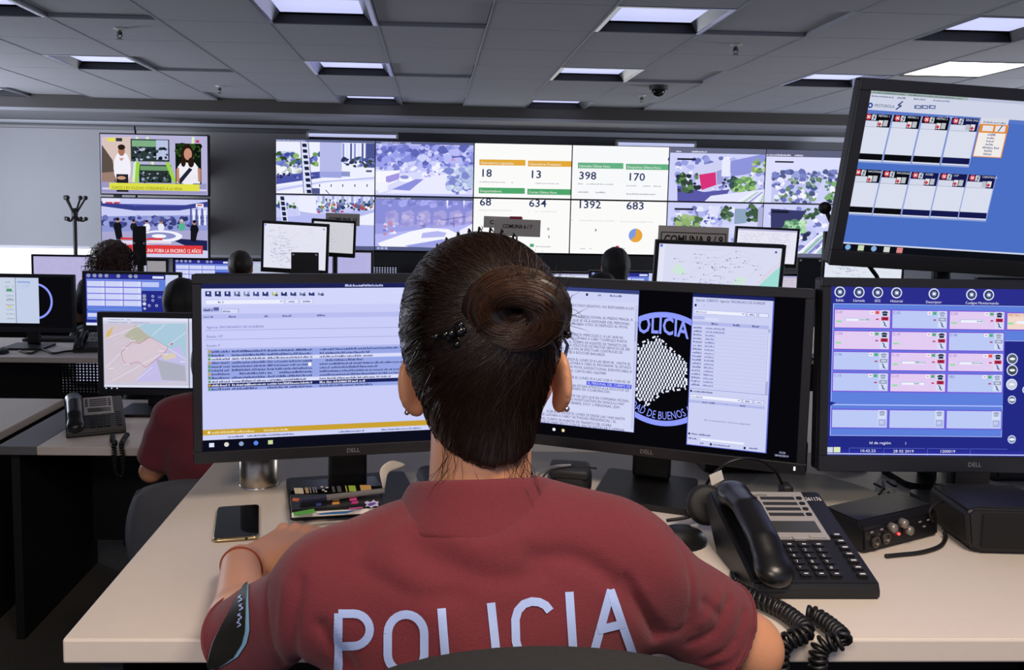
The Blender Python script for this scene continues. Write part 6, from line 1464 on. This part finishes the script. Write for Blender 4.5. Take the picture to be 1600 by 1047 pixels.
# mouse past the officer's shoulder
p = at_z(1058, 852, ZD)
t = thing('computer_mouse', 'black mouse just past the officer right shoulder', 'mouse', (p.x, p.y, ZD), R(-72))
b = B(); bmesh.ops.create_uvsphere(b, u_segments=24, v_segments=14, radius=1, matrix=Matrix.Diagonal((.031, .056, .034, 1))); bmesh.ops.bisect_plane(b, geom=b.verts[:] + b.edges[:] + b.faces[:], plane_co=(0, 0, 0), plane_no=(0, 0, -1), clear_outer=True); obj('body', b, M_BLACK, t, True); obj('wheel', box(B(), (0, .032, .028), (.006, .014, .008), None, .002), M_GREY, t)
# headsets
def headset(label, px, py, ang, arc):
    p = at_z(px, py, ZD + .0125); t = thing('headset', label, 'headset', (p.x, p.y + .0, ZD + .0125), R(ang), 'telephone headsets')
    b = tube(B(), spline([(-.006, 0, .05), (.012, 0, .085), (.045, .005, .108), (.085, .01, .110), (.120, .015, .090), (.140, .02, .055)], 6), .0028, 8); obj('headband', b, mat('headband_steel', '2c2a2a', .25, metal=.9), t, True)
    c_ = lathe(B(), [(0, 0), (.028, .002), (.034, .012), (.034, .024), (.026, .030), (.010, .027), (0, .027)], 28); c_.transform(Matrix.Translation((-.004, -.012, .034)) @ Matrix.Rotation(R(70), 4, 'X')); obj('ear_cushion', c_, M_RUBBER, t, True)
    c_ = box(B(), (.142, .02, .034), (.020, .030, .068), None, .006); obj('temple_pad', c_, M_RUBBER, t, True)
    obj('microphone_boom', tube(B(), spline([(-.004, -.02, .03), (-.034, -.03, .018), (-.07, -.03, .010)], 6), .003, 8), M_RUBBER, t, True)
    return t
hs = headset('black telephone headset with a thin steel band beside the desk phone', 1100, 815, -6, 0)
tg = B(); tg.faces.new([tg.verts.new(v) for v in ((.006, -.018, .070), (.026, -.018, .082), (.020, -.022, .100), (.000, -.022, .090))]); obj('label_tag', tg, M_WHITE, hs)
p = at_z(896, 786, ZD); t = thing('black_pouch', 'plump black pouch on the desk under the middle monitor', 'pouch', (p.x, p.y + .05, ZD), R(-12)); b = box(B(), (0, 0, .030), (.085, .09, .060), None, .026, 5); obj('body', b, mat('pouch_fabric', '141416', .6), t, True); obj('flap', box(B(), (0, -.012, .052), (.078, .07, .020), None, .009, 3), mat('pouch_flap', '1c1c1f', .55), t, True)
def cable(label, pts, r=.0028, m=None, n=6, cat='cable', group='loose cables'):
    o_ = Vector(pts[0]); t = obj('cable', tube(B(), [Vector(p) - o_ for p in spline(pts, n)], r, 8), m or M_RUBBER, None, True); t.location = o_
    return tag(t, label, cat, group)
q = lambda x, y, dz=.004: at_z(x, y, ZD + dz)
cable('thick black cable arching down behind the officer collar', [q(826, 734, .06), q(834, 750, .04), q(839, 770, .012), q(840, 790, .004)], .0035)
cable('thin black cable looping beside the plump pouch', [q(836, 770), q(840, 756, .03), q(848, 746, .06), q(860, 736, .10), q(898, 729, .118), q(932, 732, .112)], .002)
cable('grey cable curving under the middle monitor', [q(832, 760), q(838, 748, .03), q(846, 738, .07), q(866, 729, .105), q(892, 727, .112)], .0022, M_GREY)
# ribbed grey plate behind the phone
RPX = [(1140, 792), (1150, 768), (1182, 748), (1238, 739), (1292, 745), (1352, 764), (1402, 785), (1352, 806), (1318, 806)]
t, c = poly_slab('ribbed_plate', 'grey ribbed metal plate with a curved edge behind the desk phone', 'metal plate', RPX, ZD + .012, .004, mat('ribbed_grey', '98928a', .55))
RP = [at_z(x, y, ZD + .012) - c for x, y in RPX]; b = B()
for i in range(40):
    y = min(p.y for p in RP) + .006 + i * .0072; xs = []
    for p, q_ in zip(RP, RP[1:] + RP[:1]):
        if (p.y > y) != (q_.y > y): xs.append(p.x + (q_.x - p.x) * (y - p.y) / (q_.y - p.y))
    if len(xs) == 2 and abs(xs[1] - xs[0]) > .03: box(b, (sum(xs) / 2, y, .0042), (abs(xs[1] - xs[0]) - .014, .0032, .0014))
obj('ribs', b, mat('rib_light', 'b8b2a8', .5), t)
for i, (fx, fy) in enumerate(((.02, 0), (-.06, .02), (.07, -.03))): obj('foot', lathe(B(), [(0, -.012), (.008, -.012), (.008, 0), (0, 0)], 10, (fx, fy, 0)), M_RUBBER, t)

# desk phone
def desk_phone(label, loc, rz=0, sc=1.0, near=False, group='desk phones'):
    t = thing('desk_phone', label, 'telephone', loc, R(rz), group); t.scale = (sc,) * 3
    W, D, h0, h1 = .185, .215, .024, .088
    b = B(); pr = [(0, 0), (0, h0 * .5), (.006, h0), (D - .012, h1), (D, h1 - .008), (D, h1 - .03), (D * .72, 0)]
    A = [b.verts.new((0, y, z)) for y, z in pr]; C = [b.verts.new((W, y, z)) for y, z in pr]
    b.faces.new(A); b.faces.new(C[::-1])
    for i in range(len(pr)): j = (i + 1) % len(pr); b.faces.new((A[j], A[i], C[i], C[j]))
    bmesh.ops.recalc_face_normals(b, faces=b.faces[:]); bmesh.ops.bevel(b, geom=b.edges[:], offset=.003, segments=2, affect='EDGES')
    obj('body', b, M_BLACK, t)
    sl = math.atan2(h1 - h0, D - .018)
    fm = Matrix.Translation((0, .006, h0)) @ Matrix.Rotation(sl, 4, 'X')      # face plane: x across, y up the slope
    def on(name, bm, m): bm.transform(fm); return obj(name, bm, m, t)
    silver = mat('phone_silver', 'a9a5a2', .4, metal=.2)
    on('button_panel', prism(B(), [(.058, .088), (.152, .088), (.152, .203), (.058, .203)], -.001, .0022), silver)
    lm = mat('phone_label_dark', '2a2a2c', .5)
    for i in range(4):
        y = .186 - i * .0135; on('line_label', bx((.078, y - .0035, .002), (.134, y + .0035, .0030)), lm)
        for x in (.068, .142): on('line_button', prism(B(), [(x + u, y + v) for u, v in rrect(.0095, .0068, .003, 3)], .002, .0038), M_BLACK)
    on('lcd', bx((.070, .103, .002), (.144, .129, .0030)), mat('phone_lcd', '3a3c3a', .25))
    on('navigation_key', prism(B(), [(.105 + u * 1, .0905 + v) for u, v in rrect(.024, .011, .005, 4)], .001, .0045), silver)
    for x in (.078, .134): on('soft_key', prism(B(), [(x + u, .0935 + v) for u, v in rrect(.026, .007, .002, 3)], .001, .0038), silver)
    if near:
        V, F, Wt = text_geo('AASTRA'); k = .022 / Wt; on_ = obj('maker_name', ([tuple(fm @ Vector((.070 + x * k, .192 + y * k, .0026))) for x, y in V], F), M_INK, t)
        V, F, Wt = text_geo('261176'); k = .026 / Wt; obj('handwritten_number', ([tuple(fm @ Vector((.153 + x * k + .1 * y * k, .182 + y * k * 1.5, .0012))) for x, y in V], F), mat('marker_white', 'f0ece6', .6), t)
    km = mat('phone_key', '1a1a1c', .35); kt = mat('phone_key_mark', 'd8d6d2', .5)
    n = 0
    keys = ['', '', '', '1', '2', '3', '4', '5', '6', '7', '8', '9', '*', '0', '#', '', '', '']
    for r_ in range(6):
        for c_ in range(3):
            x, y = .083 + c_ * .0225, .076 - r_ * .0125
            on('key', prism(B(), [(x + u, y + v) for u, v in rrect(.017, .0088, .003, 3)], 0, .003), km)
            if near:
                s = keys[n]
                if s: V, F, Wt = text_geo(s); k = .0075; V2 = [tuple(fm @ Vector((x - .005 + a_ * k, y - .0026 + b_ * k, .0033))) for a_, b_ in V]; obj('key_mark', (V2, F), kt, t)
                else: on('key_mark', bx((x - .003, y - .001, .003), (x + .003, y + .001, .0033)), kt)
            n += 1
    for r_ in range(7):
        x, y = .166, .098 - r_ * .0142; on('side_key', prism(B(), [(x + u, y + v) for u, v in rrect(.016, .0085, .003, 3)], 0, .003), km)
        if near: on('key_mark', bx((x - .004, y - .0012, .003), (x + .004, y + .0012, .0033)), kt)
    # handset: two rounded ends and a bowed grip
    def hs_(P):
        p0, p1, p2, p3 = (.030, .0, .004), (.029, .05, .021), (.028, .12, .024), (.027, .178, .008)
        sq_ = P * np.array((.70, 1, 1)); f_ = lambda p: (p[0] * .70, p[1], p[2])
        return smin(smin(np.minimum(np.minimum(cap_(sq_, f_(p0), f_(p1), .0165, .0165), cap_(sq_, f_(p1), f_(p2), .0165, .0165)), cap_(sq_, f_(p2), f_(p3), .0165, .0165)), ell_(P, (.030, .004, .003), (.024, .026, .016)), .012), ell_(P, (.027, .174, .005), (.024, .026, .017)), .012)
    v, f = nets(hs_, (-.03, -.04, -.04), (.08, .25, .07), .0032)
    v = np.array([tuple(fm @ Vector((x, y, z + .012))) for x, y, z in v])
    skin_obj('handset', (v, f), mat('handset_black', '131315', .32), t, (0, 0, 0), 2)
    return t
PH = desk_phone('black desk phone with silver button panel and a handwritten number on the near desk', (.464, 1.124, ZD), 0, 1.0, True)
def coil(name, label, pts, rad, wire, pitch, lead=None):
    P_ = spline(pts, 14); L = 0; out = []; up = Vector((0, 0, 1))
    # resample the path and wind round it
    acc = [0]
    for a, b in zip(P_, P_[1:]): acc.append(acc[-1] + (b - a).length)
    N = int(acc[-1] / pitch * 10); j = 0; side = None
    for i in range(N + 1):
        s = acc[-1] * i / N
        while j < len(acc) - 2 and acc[j + 1] < s: j += 1
        f = (s - acc[j]) / max(1e-9, acc[j + 1] - acc[j]); c = P_[j].lerp(P_[j + 1], f); d = (P_[j + 1] - P_[j]).normalized()
        if side is None: side = d.orthogonal().normalized()
        side = (side - d * side.dot(d)).normalized(); v = d.cross(side); a = 2 * math.pi * s / pitch
        out.append(c + (side * math.cos(a) + v * math.sin(a)) * rad)
    o_ = Vector(pts[0]); full = ([Vector(p) for p in lead] if lead else []) + out
    t = obj(name, tube(B(), [p - o_ for p in full], wire, 6), M_BLACK, None, True); t.location = o_
    return tag(t, label, 'cord', 'phone cords')
za = ZD + .0138
coil('phone_cord', 'thick coiled black phone cord running over the front edge of the near desk', [at_z(1147, 919, za), at_z(1180, 935, za), at_z(1215, 950, za), at_z(1240, 966, za), at_z(1258, 988, za), Vector((.450, .996, 1.066)), Vector((.455, .982, .99)), Vector((.476, .980, .945)), Vector((.496, .984, .99)), Vector((.500, .996, 1.066)), at_z(1316, 1000, za), at_z(1302, 982, za), at_z(1280, 966, za), at_z(1262, 956, za + .004)], 0.0095, .0031, .0080, spline([(.455, 1.17, 1.078), at_z(1143, 895, ZD + .004), at_z(1146, 912, ZD + .008)], 4))
# audio interface
p0, p1 = at_z(1350, 868, ZD), at_z(1466, 838, ZD); d = p1 - p0; ang = math.atan2(d.y, d.x)
t = thing('audio_interface', 'black audio box with jack sockets and a red light right of the desk phone', 'audio box', (p0.x, p0.y, ZD), ang)
L = d.length; b = B(); pr = [(0, .004), (.004, .040), (.014, .052), (.078, .055), (.086, .050), (.088, .004)]
A = [b.verts.new((0, y, z)) for y, z in pr]; C = [b.verts.new((L, y, z)) for y, z in pr]; b.faces.new(A); b.faces.new(C[::-1])
for i in range(len(pr)): j = (i + 1) % len(pr); b.faces.new((A[j], A[i], C[i], C[j]))
bmesh.ops.recalc_face_normals(b, faces=b.faces[:]); bmesh.ops.bevel(b, geom=b.edges[:], offset=.003, segments=2, affect='EDGES'); obj('body', b, M_BLACK, t)
for x, z, r in ((.026, .018, .0095), (.052, .020, .0095)):
    k = lathe(B(), [(r, 0), (r, .003), (r * .72, .003), (r * .70, .0005), (0, .0005)], 20); k.transform(Matrix.Translation((x, .0005, z)) @ Matrix.Rotation(R(90), 4, 'X')); obj('jack_socket', k, mat('socket_metal', '77746e', .3, metal=.9), t)
for x, z, r in ((.063, .037, .0080), (.090, .040, .0080), (.105, .026, .0080)):
    k = lathe(B(), [(r, 0), (r * .92, .010), (r * .6, .012), (0, .012)], 18); k.transform(Matrix.Translation((x, .002, z)) @ Matrix.Rotation(R(90), 4, 'X')); obj('knob', k, mat('knob_grey', '8a857c', .35, metal=.5), t, True)
b = B(); bmesh.ops.create_icosphere(b, subdivisions=2, radius=.0026, matrix=Matrix.Translation((.084, .0, .022))); obj('red_light', b, mat('led_red', 'ff2010', .4, emit=(1, .05, .05), estr=2.5), t)
for x, z in ((.138, .034), (.150, .024), (.160, .034), (.016, .036), (.040, .037)): obj('print', bx((x - .003, -.0004, z - .0012), (x + .003, .0008, z + .0012)), M_GREY, t)
for x in (.012, L - .012):
    for y in (.015, .07): obj('foot', lathe(B(), [(0, 0), (.006, 0), (.006, .005), (0, .005)], 10, (x, y, 0)), M_RUBBER, t)
cable('black cable looping in front of the audio box', [q(1384, 869), q(1404, 867), q(1440, 863), q(1468, 854), q(1477, 842), q(1476, 832, .010)], .0035)
# speaker box
p0 = at_z(1506, 866, ZD)
t = thing('speaker_box', 'black desktop speaker box at the right edge of the near desk', 'speaker', (p0.x + .012, p0.y, ZD), R(-3))
b = B(); pr = [(-.004, .012), (.014, 0), (.135, 0), (.15, .012), (.15, .070), (.14, .079), (.0, .079), (-.012, .070)]
A = [b.verts.new((x, 0, z)) for x, z in pr]; C = [b.verts.new((x + .004, .125, z)) for x, z in pr]; b.faces.new(A); b.faces.new(C[::-1])
for i in range(len(pr)): j = (i + 1) % len(pr); b.faces.new((A[j], A[i], C[i], C[j]))
bmesh.ops.recalc_face_normals(b, faces=b.faces[:]); bmesh.ops.bevel(b, geom=b.edges[:], offset=.006, segments=3, affect='EDGES'); obj('body', b, mat('speaker_black', '121214', .5, bump=.3, bscale=500), t)
obj('front_grille', bx((.014, -.003, .012), (.134, .002, .068), .002), mat('speaker_cloth', '0d0d0f', .9, bump=.6, bscale=1500), t)
cable('thin black cable from the audio box to the speaker box', [q(1458, 815, .03), q(1452, 800, .05), q(1462, 788, .06), q(1474, 784, .06), q(1484, 794, .055)], .0018)
# black boxes added to fill the dark, paper and cables under the right-hand monitors
t = thing('dark_filler_slab', 'black slim box added to fill the dark behind the ribbed plate', 'filler box', (.69, 1.765, ZD)); obj('body', box(B(), (0, 0, .035), (.22, .15, .07), None, .006), M_BLACK, t); obj('front_panel', box(B(), (0, -.0765, .035), (.20, .004, .058), None, .001), M_GLOSS, t)
t = thing('dark_filler_box', 'large black box added to fill the dark under the radio console monitor', 'filler box', (1.29, 1.735, ZD)); obj('body', box(B(), (0, 0, .06), (.24, .18, .12), None, .008), M_BLACK, t); obj('front_panel', box(B(), (0, -.091, .06), (.22, .004, .10), None, .001), M_PANEL, t)
t, c = poly_slab('paper_sheet', 'white paper under tangled cables below the radio console monitor', 'paper', [(1366, 785), (1404, 785), (1400, 750), (1368, 750)], ZD + .0005, .0012, M_WHITE)
for i, pts in enumerate(([q(1366, 756, .008), q(1378, 762, .010), q(1392, 773, .010), q(1402, 782, .008)], [q(1376, 782, .008), q(1382, 770, .03), q(1392, 764, .04), q(1399, 770, .03), q(1401, 776, .014)], [q(1380, 752, .016), q(1380, 762, .016), q(1373, 774, .016)], [q(1386, 752, .024), q(1394, 758, .024), q(1401, 760, .024)])):
    cable(('straight black cable crossing the white paper', 'grey cable arching over the white paper', 'black cable hanging at the left of the white paper', 'short black cable at the top of the white paper')[i], pts, .0025, M_GREY if i == 1 else None)

# ------------------------------------------------------------------ things on the other desks
P2 = desk_phone('black desk phone on the grey-edged lower left desk', (-1.34, 3.05, .74), 24, 1.12)
c0 = at_z(195, 690, .75)
coil('phone_cord', 'dangling coiled cord of the phone on the lower left desk', [Vector((-1.17, 3.05, .754)), Vector((-1.145, 2.985, .754)), Vector((-1.125, 2.952, .756)), Vector((-1.12, 2.93, .74)), Vector((-1.115, 2.928, .66)), Vector((-1.095, 2.93, .64)), Vector((-1.09, 2.932, .68)), Vector((-1.095, 2.935, .745)), Vector((-1.105, 2.975, .756)), Vector((-1.12, 3.06, .756))], .007, .003, .009)
t, c = poly_slab('paper_note', 'small white note beside the phone on the lower left desk', 'paper', [(131, 655), (141, 650), (144, 646), (133, 646)], .7405, .001, M_WHITE)
p = at_z(274, 640, .74); t = thing('steel_mug', 'small steel mug on the foot of the city map monitor', 'mug', (p.x + .02, p.y - .22, .74)); obj('body', lathe(B(), [(0, 0), (.032, 0), (.034, .07), (.032, .07), (.030, .005), (0, .005)], 24), M_SILVER, t, True); obj('handle', tube(B(), spline([(.033, 0, .058), (.052, 0, .052), (.052, 0, .022), (.032, 0, .014)], 5), .004, 8), M_SILVER, t, True)
P3 = desk_phone('small black desk phone beside the far blue console monitor', (-2.06, 4.80, .74), 10, 1.0)
p = at_z(4, 552, .74); t = thing('computer_mouse', 'black mouse on the wooden far left desk', 'mouse', (p.x, p.y, .74), R(20)); b = B(); bmesh.ops.create_uvsphere(b, u_segments=18, v_segments=10, radius=1, matrix=Matrix.Translation((0, 0, .0)) @ Matrix.Diagonal((.034, .055, .034, 1))); bmesh.ops.bisect_plane(b, geom=b.verts[:] + b.edges[:] + b.faces[:], plane_co=(0, 0, 0), plane_no=(0, 0, -1), clear_outer=True); obj('body', b, M_BLACK, t, True); obj('wheel', box(B(), (0, .03, .030), (.006, .014, .008), None, .002), M_GREY, t)
q7 = lambda x, y, dz=.004: at_z(x, y, .74 + dz)
cable('black cable winding over the wooden far left desk', [q7(30, 548, .007), q7(48, 552, .007), q7(62, 546, .007), q7(72, 548, .007), q7(84, 552, .007), q7(104, 549, .007), q7(122, 548, .007)], .006)
for i, (px, py, l) in enumerate(((92, 532, 'black keyboard under the monitor with the ring at the left edge'),)):
    z = .74; p = at_z(px, py, z); 
    if i == 1: p = Vector((-1.02, 3.13, z))
    t = thing('keyboard', l, 'keyboard', (p.x, p.y, z), 0, 'black keyboards'); obj('body', prism(B(), rrect(.40, .13, .015), 0, .016), M_BLACK, t); kb = B()
    for r_ in range(4):
        for k in range(15): box(kb, (-.175 + k * .025, -.042 + r_ * .028, .018), (.02, .022, .006), None, .002, 1)
    tag(obj('keys', kb, M_RUBBER, t))
